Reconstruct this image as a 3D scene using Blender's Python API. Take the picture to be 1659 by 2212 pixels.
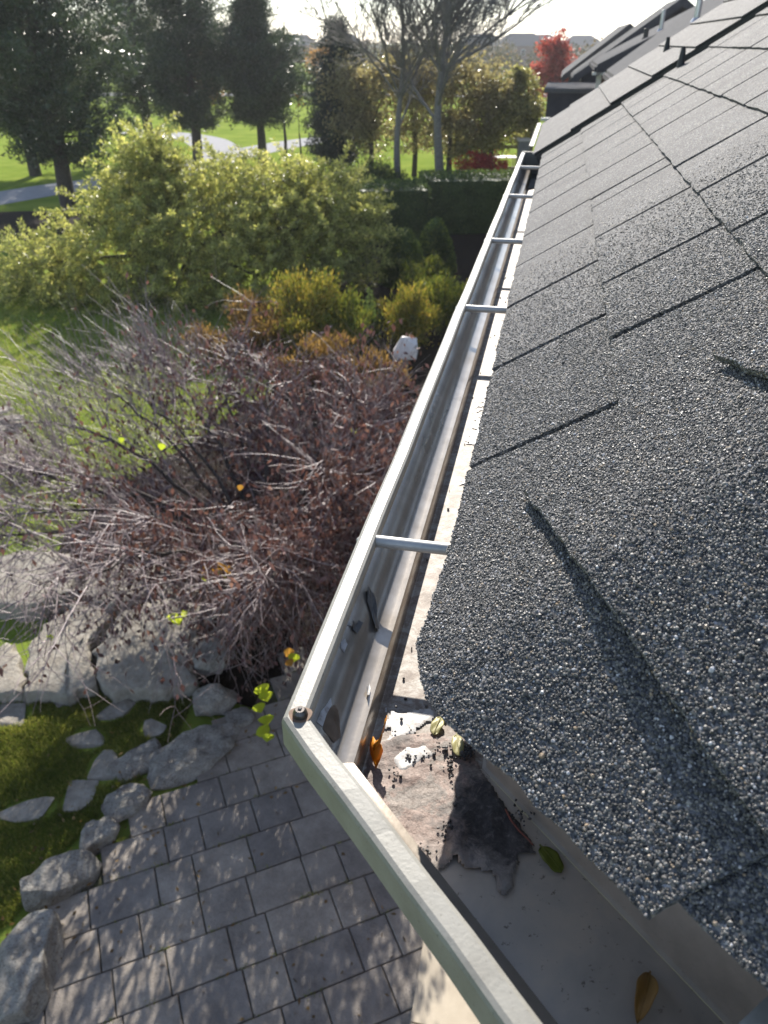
import bpy, math, random
import numpy as np
from math import sin, cos, tan, radians, pi, atan, atan2, sqrt
from mathutils import Vector
from mathutils.bvhtree import BVHTree

for o in list(bpy.data.objects): bpy.data.objects.remove(o)
sc = bpy.context.scene
COL = sc.collection

# ---------------------------------------------------------------- camera
CAMZ = 5.8                                  # phone held above a two-storey eave
FPX, CX, CY = 1660.0, 829.5, 1106.0         # photo measured on a 1659 x 2212 view
PITCH = atan((CY - 90) / FPX)
cp_, sp_ = cos(PITCH), sin(PITCH)
cam_d = bpy.data.cameras.new('camera'); cam = bpy.data.objects.new('camera', cam_d); COL.objects.link(cam)
cam.location = (0, 0, CAMZ); cam.rotation_euler = (pi/2 - PITCH, 0, 0)
cam_d.sensor_fit = 'VERTICAL'; cam_d.sensor_height = 34.6; cam_d.sensor_width = 25.95
cam_d.lens = 34.6 * FPX / 2212.0
cam_d.clip_start = 0.02; cam_d.clip_end = 4000
cam_d.dof.use_dof = True; cam_d.dof.focus_distance = 0.78; cam_d.dof.aperture_fstop = 11.0
sc.camera = cam
sc.render.resolution_x, sc.render.resolution_y = 768, 1024

# ---------------------------------------------------------------- sky, sun, exposure
SUN_AZ, SUN_EL = radians(0.5), radians(31.0)
w = bpy.data.worlds.new('World'); sc.world = w; w.use_nodes = True
nt = w.node_tree; nt.nodes.clear()
sky = nt.nodes.new('ShaderNodeTexSky'); sky.sky_type = 'NISHITA'; sky.sun_disc = False
sky.sun_elevation = SUN_EL; sky.sun_rotation = SUN_AZ
sky.air_density = 1.0; sky.dust_density = 0.15; sky.ozone_density = 2.0
bg = nt.nodes.new('ShaderNodeBackground'); bg.inputs['Strength'].default_value = 0.105
out = nt.nodes.new('ShaderNodeOutputWorld')
hs = nt.nodes.new('ShaderNodeHueSaturation'); hs.inputs['Saturation'].default_value = 0.75    # thin veil of high cloud
nt.links.new(sky.outputs[0], hs.inputs['Color']); wb = nt.nodes.new('ShaderNodeMix'); wb.data_type = 'RGBA'; wb.blend_type = 'MULTIPLY'; wb.inputs[0].default_value = 1; wb.inputs[7].default_value = (.97, .99, 1.03, 1)
nt.links.new(hs.outputs[0], wb.inputs[6]); nt.links.new(wb.outputs[2], bg.inputs[0]); nt.links.new(bg.outputs[0], out.inputs[0])
sd = bpy.data.lights.new('sun', 'SUN'); sd.energy = 4.9; sd.angle = radians(0.53); sd.color = (1.0, 0.93, 0.83)
sun = bpy.data.objects.new('sun', sd); COL.objects.link(sun)
SUNV = Vector((sin(SUN_AZ)*cos(SUN_EL), cos(SUN_AZ)*cos(SUN_EL), sin(SUN_EL)))
sun.rotation_euler = SUNV.to_track_quat('Z', 'Y').to_euler(); sun.location = (0, 0, 30)
sc.view_settings.view_transform = 'Standard'; sc.view_settings.look = 'None'
sc.view_settings.exposure = 0.98; sc.view_settings.gamma = 1.0
sc.render.engine = 'CYCLES'
sc.cycles.max_bounces = 6; sc.cycles.diffuse_bounces = 3; sc.cycles.glossy_bounces = 3; sc.cycles.transmission_bounces = 3

# ---------------------------------------------------------------- helpers
V = lambda *a: np.array(a, float)
rng = np.random.default_rng(7)
def ray(x, y):
    a, b = (x-CX)/FPX, (CY-y)/FPX
    return V(a, cp_+b*sp_, b*cp_-sp_)
def G(x, y, z=0.0):                          # photo direction met with a horizontal level
    r = ray(x, y); return r*((z-CAMZ)/r[2]) + V(0, 0, CAMZ)
def AT(x, y, Y):                             # photo direction at a known depth
    r = ray(x, y); return r*(Y/r[1]) + V(0, 0, CAMZ)
def link(o, parent=None):
    COL.objects.link(o)
    if parent: o.parent = parent
    return o
def tag(o, label=None, cat=None, group=None, kind=None):
    if label: o['label'] = label
    if cat: o['category'] = cat
    if group: o['group'] = group
    if kind: o['kind'] = kind
    return o
def empty(name, loc, label, cat, group=None):
    o = bpy.data.objects.new(name, None); o.location = tuple(loc); o.empty_display_size = 0.1; COL.objects.link(o)
    return tag(o, label, cat, group)
def mesh(name, verts, faces, mat, parent=None, smooth=False):
    """verts in world space; parent is an unrotated Empty (children keep world coordinates)"""
    verts = np.asarray(verts, float)
    off = np.array(parent_off(parent))
    me = bpy.data.meshes.new(name)
    if isinstance(faces, np.ndarray):
        nv, nf, k = len(verts), len(faces), faces.shape[1]
        me.vertices.add(nv); me.vertices.foreach_set('co', (verts-off).astype(np.float32).ravel())
        me.loops.add(nf*k); me.loops.foreach_set('vertex_index', faces.astype(np.int32).ravel())
        me.polygons.add(nf); me.polygons.foreach_set('loop_start', np.arange(0, nf*k, k, dtype=np.int32))
        me.polygons.foreach_set('loop_total', np.full(nf, k, dtype=np.int32))
        me.update(calc_edges=True)
    else:
        me.from_pydata([tuple(v) for v in (verts-off)], [], [tuple(int(i) for i in f) for f in faces]); me.update()
    if smooth: me.polygons.foreach_set('use_smooth', np.ones(len(me.polygons), bool))
    if mat is not None: me.materials.append(mat)
    o = bpy.data.objects.new(name, me)
    return link(o, parent)
def parent_off(p):
    t = V(0, 0, 0)
    while p is not None: t = t + np.array(p.location); p = p.parent
    return t
BOXF = [(0,3,2,1),(4,5,6,7),(0,1,5,4),(1,2,6,5),(2,3,7,6),(3,0,4,7)]
def box_vf(c, ax, ay, az):
    c, ax, ay, az = map(np.asarray, (c, ax, ay, az))
    v = [c+sx*ax+sy*ay+sz*az for sz in (-1,1) for sx, sy in ((-1,-1),(1,-1),(1,1),(-1,1))]
    return v, BOXF
class MB:
    def __init__(s): s.v, s.f, s.n = [], [], 0
    def add(s, v, f):
        f = np.asarray(f); s.v.append(np.asarray(v, float)); s.f.append(f+s.n); s.n += len(v)
    def build(s, name, mat, parent=None, smooth=False):
        if not s.v: return None
        v = np.concatenate(s.v); ks = {f.shape[1] for f in s.f}
        fs = np.concatenate(s.f) if len(ks) == 1 else [tuple(r) for f in s.f for r in f]
        return mesh(name, v, fs, mat, parent, smooth)
def frame(t):
    t = t/(np.linalg.norm(t)+1e-9)
    up = V(0,0,1) if abs(t[2]) < .9 else V(1,0,0)
    x = np.cross(up, t); x /= np.linalg.norm(x)
    return x, np.cross(t, x)
def tube(mb, pts, radii, k=5):
    pts = np.asarray(pts, float); n = len(pts)
    t = pts[-1]-pts[0]; x, y = frame(t)
    an = np.arange(k)*2*pi/k
    ring = np.cos(an)[:,None]*x + np.sin(an)[:,None]*y
    v = (pts[:,None,:] + np.asarray(radii)[:,None,None]*ring[None]).reshape(-1,3)
    i = np.arange(n-1)[:,None]*k; j = np.arange(k)[None]; j2 = (j+1) % k
    f = np.stack([i+j, i+j2, i+k+j2, i+k+j], -1).reshape(-1,4)
    mb.add(v, f)
def leaves(mb, c, d, L, W, rng, fold=0.0):
    """rhombic leaf per centre c (n,3) along direction d"""
    n = len(c)
    d = d/(np.linalg.norm(d, axis=1, keepdims=True)+1e-9)
    r = rng.normal(size=(n,3)); s = np.cross(d, r); s /= (np.linalg.norm(s, axis=1, keepdims=True)+1e-9)
    L = np.broadcast_to(np.asarray(L), (n,))[:,None]; W = np.broadcast_to(np.asarray(W), (n,))[:,None]
    v = np.stack([c, c+d*L*.45+s*W*.5, c+d*L, c+d*L*.45-s*W*.5], 1).reshape(-1,3)
    f = np.arange(n*4).reshape(n,4)
    mb.add(v, f)
def unit(rng, n):
    v = rng.normal(size=(n,3)); return v/np.linalg.norm(v, axis=1, keepdims=True)
def hashn(p, s=0):
    p = np.asarray(p); return np.modf(np.sin(p@V(12.9898,78.233,37.719)+s)*43758.5453)[0]
def vnoise(x, y, seed=0):
    """smooth 2-D value noise, numpy"""
    xi, yi = np.floor(x), np.floor(y); xf, yf = x-xi, y-yi
    u, v = xf*xf*(3-2*xf), yf*yf*(3-2*yf)
    h = lambda a, b: np.abs(np.modf(np.sin(a*127.1+b*311.7+seed*74.7)*43758.5453)[0])
    return (h(xi,yi)*(1-u)+h(xi+1,yi)*u)*(1-v)+(h(xi,yi+1)*(1-u)+h(xi+1,yi+1)*u)*v
def fbm(x, y, seed=0, o=4):
    a, s, t = .5, 0, 0
    for i in range(o):
        s = s + a*vnoise(x*2**i, y*2**i, seed+i); t += a; a *= .5
    return s/t

# ---------------------------------------------------------------- materials
def newmat(name):
    m = bpy.data.materials.new(name); m.use_nodes = True
    return m, m.node_tree, m.node_tree.nodes['Principled BSDF']
def ramp(nt, fac, stops):
    r = nt.nodes.new('ShaderNodeValToRGB'); cr = r.color_ramp
    while len(cr.elements) < len(stops): cr.elements.new(0.5)
    for e, (p, c) in zip(cr.elements, stops):
        e.position = p; e.color = (*c, 1) if len(c) == 3 else c
    nt.links.new(fac, r.inputs[0]); return r.outputs[0]
def noise(nt, scale, detail=4, rough=.6, vec=None, dist=0):
    n = nt.nodes.new('ShaderNodeTexNoise'); n.inputs['Scale'].default_value = scale
    n.inputs['Detail'].default_value = detail; n.inputs['Roughness'].default_value = rough; n.inputs['Distortion'].default_value = dist
    if vec is not None: nt.links.new(vec, n.inputs['Vector'])
    return n.outputs['Fac']
def pos(nt):
    return nt.nodes.new('ShaderNodeNewGeometry').outputs['Position']
def mixc(nt, fac, a, b, mode='MIX'):
    m = nt.nodes.new('ShaderNodeMix'); m.data_type = 'RGBA'; m.blend_type = mode
    for s, v in ((0, fac), (6, a), (7, b)):
        if hasattr(v, 'node'): nt.links.new(v, m.inputs[s])
        else: m.inputs[s].default_value = v if s == 0 else (*v, 1)
    return m.outputs[2]
def bump(nt, bsdf, h, strength, dist):
    b = nt.nodes.new('ShaderNodeBump'); b.inputs['Strength'].default_value = strength; b.inputs['Distance'].default_value = dist
    nt.links.new(h, b.inputs['Height']); nt.links.new(b.outputs[0], bsdf.inputs['Normal'])
def surf(name, stops, scale, rough=.8, bs=None, bd=.01, detail=6, metallic=0, spec=.5, dist=0):
    m, nt, b = newmat(name); p = pos(nt)
    nt.links.new(ramp(nt, noise(nt, scale, detail, .65, p, dist), stops), b.inputs['Base Color'])
    b.inputs['Roughness'].default_value = rough; b.inputs['Metallic'].default_value = metallic
    b.inputs['Specular IOR Level'].default_value = spec
    if bs: bump(nt, b, noise(nt, bs, 5, .7, p), 1.0, bd)
    return m
def leafmat(name, stops, rough=.5, trans=.45, tmul=1.6):
    m, nt, b = newmat(name)
    g = nt.nodes.new('ShaderNodeNewGeometry')
    c = ramp(nt, g.outputs['Random Per Island'], stops)
    c = mixc(nt, 1.0, c, ramp(nt, noise(nt, 1.7, 3, .6, g.outputs['Position']), [(.32,(.62,.66,.6)),(.68,(1.3,1.25,1.15))]), 'MULTIPLY')
    nt.links.new(c, b.inputs['Base Color']); b.inputs['Roughness'].default_value = rough
    t = nt.nodes.new('ShaderNodeBsdfTranslucent')
    nt.links.new(mixc(nt, 1.0, c, (tmul, tmul, tmul*.7), 'MULTIPLY'), t.inputs['Color'])
    mx = nt.nodes.new('ShaderNodeMixShader'); mx.inputs[0].default_value = trans
    nt.links.new(b.outputs[0], mx.inputs[1]); nt.links.new(t.outputs[0], mx.inputs[2])
    nt.links.new(mx.outputs[0], nt.nodes['Material Output'].inputs['Surface'])
    return m
MAT = {}
MAT['lawn'] = surf('lawn', [(.25,(.13,.19,.03)),(.45,(.19,.26,.045)),(.6,(.24,.30,.06)),(.78,(.31,.31,.09))], .55, 1.0, 60, .02, spec=0)
MAT['path'] = surf('path', [(.3,(.30,.30,.31)),(.7,(.38,.38,.39))], 3, 1.0, 90, .004, spec=.1)
MAT['mulch'] = surf('mulch', [(.3,(.012,.009,.007)),(.6,(.03,.022,.017)),(.8,(.06,.043,.03))], 9, 1.0, 40, .03, spec=.1)
MAT['bark'] = surf('bark', [(.3,(.035,.028,.024)),(.7,(.09,.075,.065))], 14, .9, 30, .02)
MAT['bark_grey'] = surf('bark_grey', [(.3,(.13,.12,.115)),(.7,(.26,.245,.235))], 14, .85)
MAT['twig'] = surf('twig', [(.3,(.15,.11,.115)),(.7,(.34,.27,.275))], 20, .5, spec=.7)
MAT['pine'] = leafmat('pine', [(0,(.03,.05,.03)),(.5,(.05,.078,.046)),(1,(.10,.135,.085))], .35, .25, 1.2)
MAT['spruce'] = leafmat('spruce', [(0,(.02,.035,.03)),(1,(.05,.07,.06))], .5, .15, 1.2)
MAT['locust'] = leafmat('locust', [(0,(.18,.20,.07)),(.45,(.36,.38,.14)),(.8,(.48,.48,.21)),(1,(.60,.55,.25))], .4, .5, 1.5)
MAT['redbud_leaf'] = leafmat('redbud_leaf', [(0,(.055,.027,.033)),(.5,(.115,.055,.064)),(.9,(.19,.095,.105)),(1,(.26,.15,.15))], .5, .28, 1.3)
MAT['green_leaf'] = leafmat('green_leaf', [(0,(.22,.34,.03)),(.7,(.34,.40,.04)),(1,(.5,.38,.05))], .4, .5, 1.6)
MAT['gold'] = leafmat('gold', [(0,(.08,.10,.02)),(.5,(.20,.20,.035)),(1,(.34,.24,.06))], .6, .4, 1.5)
MAT['gold_green'] = leafmat('gold_green', [(0,(.06,.09,.02)),(.6,(.16,.19,.035)),(1,(.26,.23,.05))], .6, .4, 1.5)
MAT['rust'] = leafmat('rust', [(0,(.07,.05,.025)),(.5,(.20,.12,.05)),(1,(.32,.20,.08))], .6, .4, 1.5)
MAT['hedge'] = leafmat('hedge', [(0,(.05,.085,.035)),(.7,(.10,.15,.055)),(1,(.20,.25,.08))], .5, .4, 1.5)
MAT['cone'] = leafmat('cone', [(0,(.08,.12,.035)),(.7,(.16,.21,.06)),(1,(.30,.34,.09))], .5, .5, 1.6)
MAT['tan_leaf'] = leafmat('tan_leaf', [(0,(.17,.145,.09)),(.5,(.29,.245,.15)),(1,(.46,.41,.28))], .3, .45, 1.5)
MAT['olive_leaf'] = leafmat('olive_leaf', [(0,(.13,.13,.05)),(.5,(.27,.25,.09)),(1,(.46,.43,.26))], .3, .45, 1.5)
MAT['red_leaf'] = leafmat('red_leaf', [(0,(.26,.02,.03)),(.6,(.48,.04,.06)),(1,(.62,.10,.10))], .5, .5, 1.6)
MAT['maple_leaf'] = leafmat('maple_leaf', [(0,(.22,.035,.04)),(1,(.48,.10,.10))], .5, .45, 1.5)
MAT['orange_leaf'] = leafmat('orange_leaf', [(0,(.20,.10,.03)),(1,(.42,.22,.05))], .5, .45, 1.5)
MAT['far_leaf'] = leafmat('far_leaf', [(0,(.04,.045,.03)),(.6,(.07,.065,.035)),(.85,(.14,.10,.04)),(1,(.26,.15,.05))], .7, .3, 1.2)
MAT['shrub_green'] = leafmat('shrub_green', [(0,(.03,.05,.02)),(.7,(.07,.11,.03)),(1,(.16,.19,.06))], .3, .35, 1.5)
MAT['grass'] = leafmat('grass', [(0,(.10,.13,.03)),(.6,(.19,.22,.055)),(1,(.32,.29,.11))], .5, .45, 1.6)
def mat_stone():
    m, nt, b = newmat('stone'); p = pos(nt)
    c = ramp(nt, noise(nt, 7, 8, .72, p, .3), [(.30,(.20,.185,.165)),(.45,(.36,.335,.30)),(.58,(.47,.445,.40)),(.75,(.58,.55,.50))])
    vo = nt.nodes.new('ShaderNodeTexVoronoi'); vo.feature = 'DISTANCE_TO_EDGE'; vo.inputs['Scale'].default_value = 9; nt.links.new(p, vo.inputs['Vector'])
    pit = ramp(nt, noise(nt, 60, 5, .75, p), [(.36,(.6,.58,.55)),(.50,(1.1,1.1,1.1))])
    nt.links.new(mixc(nt, 1.0, c, pit, 'MULTIPLY'), b.inputs['Base Color']); b.inputs['Roughness'].default_value = .95
    h = nt.nodes.new('ShaderNodeMath'); h.operation = 'ADD'; nt.links.new(noise(nt, 22, 8, .75, p, .5), h.inputs[0])
    m2 = nt.nodes.new('ShaderNodeMath'); m2.operation = 'MINIMUM'; m2.inputs[1].default_value = .12; nt.links.new(vo.outputs['Distance'], m2.inputs[0]); nt.links.new(m2.outputs[0], h.inputs[1])
    bump(nt, b, h.outputs[0], 1.0, .07)
    return m
MAT['stone'] = mat_stone()
MAT['flag'] = surf('flag', [(.3,(.20,.18,.15)),(.45,(.31,.28,.235)),(.6,(.38,.35,.30)),(.75,(.46,.43,.38))], 8, .9, 30, .03, detail=9)
def mat_paver():
    m, nt, b = newmat('paver'); p = pos(nt); oi = nt.nodes.new('ShaderNodeObjectInfo')
    c = ramp(nt, noise(nt, 4, 7, .7, p), [(.3,(.20,.182,.165)),(.5,(.30,.275,.25)),(.7,(.40,.37,.335))])
    t = ramp(nt, oi.outputs['Random'], [(0,(.78,.78,.80)),(.5,(1,.98,.96)),(1,(1.18,1.14,1.08))])
    d = ramp(nt, noise(nt, 130, 4, .7, p), [(.35,(.75,.74,.72)),(.6,(1.05,1.05,1.05))])
    nt.links.new(mixc(nt, 1.0, mixc(nt, 1.0, c, t, 'MULTIPLY'), d, 'MULTIPLY'), b.inputs['Base Color']); b.inputs['Roughness'].default_value = .9; b.inputs['Specular IOR Level'].default_value = .2
    bump(nt, b, noise(nt, 60, 6, .75, p), 1.0, .010)
    return m
MAT['paver'] = mat_paver()
MAT['joint'] = surf('joint', [(.35,(.07,.063,.05)),(.55,(.11,.105,.07)),(.68,(.12,.15,.04))], 3.3, 1.0, spec=.1)
MAT['concrete'] = surf('concrete', [(.3,(.45,.395,.31)),(.7,(.56,.50,.40))], 4, .9, 160, .003, spec=.2)
MAT['housewall'] = surf('housewall', [(.3,(.20,.13,.10)),(.7,(.30,.20,.16))], 8, .9)
MAT['soffit'] = surf('soffit', [(.3,(.50,.47,.41)),(.7,(.55,.52,.46))], 8, .5)
MAT['roof_dark'] = surf('roof_dark', [(.3,(.075,.075,.08)),(.7,(.12,.12,.125))], 30, .85, 120, .004)
MAT['roof_far'] = surf('roof_far', [(.3,(.085,.085,.09)),(.7,(.135,.135,.14))], 12, 1.0, spec=.08)
MAT['wall_dark'] = surf('wall_dark', [(.3,(.045,.045,.055)),(.7,(.07,.07,.082))], 4, .95, spec=.1)
MAT['wall_brick'] = surf('wall_brick', [(.3,(.16,.10,.08)),(.7,(.24,.16,.13))], 4, .9)
MAT['trim'] = surf('trim', [(.3,(.62,.60,.55)),(.7,(.70,.68,.63))], 4, .5)
MAT['steel'] = surf('steel', [(.3,(.45,.46,.48)),(.7,(.6,.6,.62))], 20, .35, metallic=.9)
MAT['black'] = surf('black', [(.3,(.015,.015,.016)),(.7,(.03,.03,.03))], 20, .5)
MAT['glass'] = surf('glass', [(.3,(.03,.035,.045)),(.7,(.06,.065,.08))], 2, .1)
MAT['wood'] = surf('wood', [(.3,(.17,.13,.10)),(.7,(.30,.24,.19))], 12, .8)
MAT['greypost'] = surf('greypost', [(.3,(.20,.20,.21)),(.7,(.28,.28,.29))], 8, .7)
MAT['white'] = surf('white', [(.3,(.66,.60,.57)),(.7,(.80,.76,.73))], 6, .7)

def mat_shingle():
    m, nt, b = newmat('shingle'); p = pos(nt)
    vo = nt.nodes.new('ShaderNodeTexVoronoi'); vo.inputs['Scale'].default_value = 520; nt.links.new(p, vo.inputs['Vector'])
    sep = nt.nodes.new('ShaderNodeSeparateColor'); nt.links.new(vo.outputs['Color'], sep.inputs[0])
    c = ramp(nt, sep.outputs[0], [(0,(.03,.031,.034)),(.45,(.085,.087,.092)),(.8,(.16,.16,.165)),(.93,(.25,.245,.24)),(.97,(.32,.27,.20)),(1,(.45,.45,.47))])
    big = ramp(nt, noise(nt, 9, 4, .6, p), [(.3,(.8,.8,.82)),(.7,(1.15,1.15,1.15))])
    nt.links.new(mixc(nt, 1.0, c, big, 'MULTIPLY'), b.inputs['Base Color'])
    b.inputs['Roughness'].default_value = .8; b.inputs['Specular IOR Level'].default_value = .25
    inv = nt.nodes.new('ShaderNodeMath'); inv.operation = 'SUBTRACT'; inv.inputs[0].default_value = 1
    nt.links.new(vo.outputs['Distance'], inv.inputs[1])
    n2 = nt.nodes.new('ShaderNodeMath'); n2.operation = 'ADD'; nt.links.new(inv.outputs[0], n2.inputs[0])
    nt.links.new(sep.outputs[1], n2.inputs[1])
    bump(nt, b, n2.outputs[0], .9, .0010)
    return m
MAT['shingle'] = mat_shingle()
def mat_granule():
    m, nt, b = newmat('granule')
    oi = nt.nodes.new('ShaderNodeObjectInfo')
    c = ramp(nt, oi.outputs['Random'], [(0,(.036,.0355,.035)),(.4,(.084,.082,.080)),(.78,(.165,.161,.156)),(.92,(.25,.24,.225)),(.955,(.32,.23,.14)),(.97,(.36,.36,.38)),(1,(.55,.55,.57))])
    nt.links.new(c, b.inputs['Base Color']); b.inputs['Roughness'].default_value = .48; b.inputs['Specular IOR Level'].default_value = .5
    return m
MAT['granule'] = mat_granule()
def mat_paint(name, stops, rough, speck=.0, brush=0):
    m, nt, b = newmat(name); p = pos(nt)
    base = ramp(nt, noise(nt, 35, 6, .6, p), stops)
    if speck:
        sp = ramp(nt, noise(nt, 420, 3, .7, p), [(.60,(1,1,1)),(.74,(.55,.52,.48))])
        base = mixc(nt, speck, base, mixc(nt, 1.0, base, sp, 'MULTIPLY'))
    nt.links.new(base, b.inputs['Base Color']); b.inputs['Roughness'].default_value = rough
    bump(nt, b, noise(nt, 260, 4, .6, p), .5, .0004)
    return m
MAT['rim'] = mat_paint('rim', [(.3,(.215,.206,.178)),(.55,(.255,.247,.216)),(.75,(.285,.276,.245))], .45, .9)
def mat_front():
    m, nt, b = newmat('front'); p = pos(nt)
    base = ramp(nt, noise(nt, 22, 6, .65, p), [(.3,(.27,.235,.195)),(.55,(.36,.32,.275)),(.75,(.42,.385,.34))])
    nt.links.new(base, b.inputs['Base Color']); b.inputs['Roughness'].default_value = .26; b.inputs['Metallic'].default_value = .65
    bump(nt, b, noise(nt, 120, 3, .6, p), .25, .0004)
    return m
MAT['front'] = mat_front()
def mat_bottom():
    m, nt, b = newmat('bottom'); p = pos(nt)
    dirt = ramp(nt, noise(nt, 60, 7, .72, p, .6), [(.36,(.17,.13,.105)),(.46,(.25,.20,.165)),(.53,(.34,.30,.26)),(.60,(.43,.405,.37)),(.75,(.50,.48,.455))])
    fine = ramp(nt, noise(nt, 600, 3, .7, p), [(.35,(.8,.78,.76)),(.65,(1.05,1.05,1.05))])
    c = mixc(nt, 1.0, dirt, fine, 'MULTIPLY')
    nt.links.new(c, b.inputs['Base Color']); b.inputs['Roughness'].default_value = .6
    bump(nt, b, noise(nt, 90, 6, .7, p, .6), .6, .0012)
    return m
MAT['bottom'] = mat_bottom()
def mat_bottom2():
    m, nt, b = newmat('bottom_grey'); p = pos(nt)
    c = ramp(nt, noise(nt, 16, 6, .6, p, .4), [(.3,(.36,.335,.30)),(.5,(.47,.43,.375)),(.62,(.54,.475,.395)),(.8,(.58,.55,.51))])
    sp = ramp(nt, noise(nt, 170, 4, .7, p), [(.30,(.35,.33,.31)),(.38,(1,1,1))])
    nt.links.new(mixc(nt, 1.0, c, sp, 'MULTIPLY'), b.inputs['Base Color']); b.inputs['Roughness'].default_value = .42; b.inputs['Metallic'].default_value = .2
    bump(nt, b, noise(nt, 70, 5, .6, p), .4, .0008)
    return m
MAT['bottom_grey'] = mat_bottom2()
MAT['back'] = mat_paint('back', [(.3,(.36,.325,.275)),(.55,(.45,.41,.35)),(.75,(.50,.46,.40))], .5, .5)
def mat_sealant():
    m, nt, b = newmat('sealant'); p = pos(nt)
    n1_ = noise(nt, 26, 7, .68, p, .5)
    c = ramp(nt, n1_, [(.28,(.045,.038,.036)),(.38,(.13,.10,.09)),(.46,(.24,.18,.155)),(.52,(.32,.235,.20)),(.58,(.21,.185,.165)),(.66,(.34,.285,.25)),(.78,(.48,.45,.43))])
    fine = ramp(nt, noise(nt, 420, 3, .7, p), [(.35,(.6,.58,.56)),(.6,(1.05,1.05,1.05))])
    c = mixc(nt, 1.0, c, fine, 'MULTIPLY')
    d0 = nt.nodes.new('ShaderNodeVectorMath'); d0.operation = 'DISTANCE'; nt.links.new(p, d0.inputs[0]); d0.inputs[1].default_value = tuple(G(900,1660,CAMZ-.51))
    c = mixc(nt, ramp(nt, d0.outputs['Value'], [(.06,(0,0,0)),(.105,(.85,.85,.85))]), c, ramp(nt, noise(nt, 60, 6, .7, p), [(.35,(.19,.175,.16)),(.6,(.33,.31,.285))]))
    # tarry stain with a ragged outline of its own
    ce = G(1078,1768,CAMZ-.51); dn = nt.nodes.new('ShaderNodeVectorMath'); dn.operation = 'DISTANCE'; nt.links.new(p, dn.inputs[0]); dn.inputs[1].default_value = tuple(ce)
    nn = noise(nt, 70, 6, .75, p, .8)
    ad = nt.nodes.new('ShaderNodeMath'); ad.operation = 'MULTIPLY_ADD'; nt.links.new(nn, ad.inputs[0]); ad.inputs[1].default_value = .09; nt.links.new(dn.outputs['Value'], ad.inputs[2])
    k = ramp(nt, ad.outputs[0], [(.072,(1,1,1)),(.094,(0,0,0))])
    dark = ramp(nt, noise(nt, 180, 5, .75, p), [(.35,(.02,.019,.02)),(.55,(.055,.05,.05)),(.72,(.16,.15,.145))])
    nt.links.new(mixc(nt, k, c, dark), b.inputs['Base Color']); b.inputs['Roughness'].default_value = .6
    bump(nt, b, noise(nt, 240, 5, .7, p), .8, .0012)
    return m
MAT['sealant'] = mat_sealant()
MAT['sealant_dark'] = surf('sealant_dark', [(.3,(.035,.033,.035)),(.55,(.10,.095,.095)),(.8,(.26,.25,.25))], 45, .6, 200, .001)
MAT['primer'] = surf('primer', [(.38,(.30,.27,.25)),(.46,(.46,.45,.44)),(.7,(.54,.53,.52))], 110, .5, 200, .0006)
MAT['bare_brown'] = surf('bare_brown', [(.3,(.09,.065,.045)),(.7,(.19,.14,.10))], 60, .45, metallic=.3)
MAT['flake'] = surf('flake', [(.3,(.08,.075,.07)),(.7,(.15,.14,.13))], 90, .6)
MAT['rod'] = surf('rod', [(.3,(.40,.40,.385)),(.7,(.52,.515,.49))], 60, .42, metallic=.25)
MAT['rusty'] = surf('rusty', [(.3,(.10,.05,.028)),(.7,(.24,.15,.09))], 120, .7)
MAT['screw'] = surf('screw', [(.3,(.05,.045,.042)),(.7,(.12,.11,.105))], 120, .3, metallic=.8)
MAT['fall_orange'] = leafmat('fall_orange', [(0,(.52,.22,.02)),(1,(.60,.28,.03))], .5, .4, 1.3)
MAT['fall_pale'] = leafmat('fall_pale', [(0,(.42,.40,.20)),(1,(.48,.45,.24))], .45, .3, 1.2)
MAT['fall_green'] = leafmat('fall_green', [(0,(.12,.15,.02)),(1,(.15,.18,.025))], .45, .3, 1.3)
MAT['fall_brown'] = leafmat('fall_brown', [(0,(.30,.18,.055)),(1,(.36,.22,.07))], .5, .3, 1.2)
MAT['stem_red'] = surf('stem_red', [(.3,(.16,.05,.04)),(.7,(.24,.08,.06))], 90, .6)
def mat_grit():
    m, nt, b = newmat('grit'); g = nt.nodes.new('ShaderNodeNewGeometry')
    nt.links.new(ramp(nt, g.outputs['Random Per Island'], [(0,(.02,.02,.021)),(.6,(.05,.05,.052)),(.9,(.14,.135,.13)),(1,(.34,.33,.32))]), b.inputs['Base Color']); b.inputs['Roughness'].default_value = .5
    return m
MAT['grit'] = mat_grit()
MAT['water'] = surf('water', [(.3,(.015,.02,.03)),(.7,(.02,.025,.035))], 3, .03)

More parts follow.
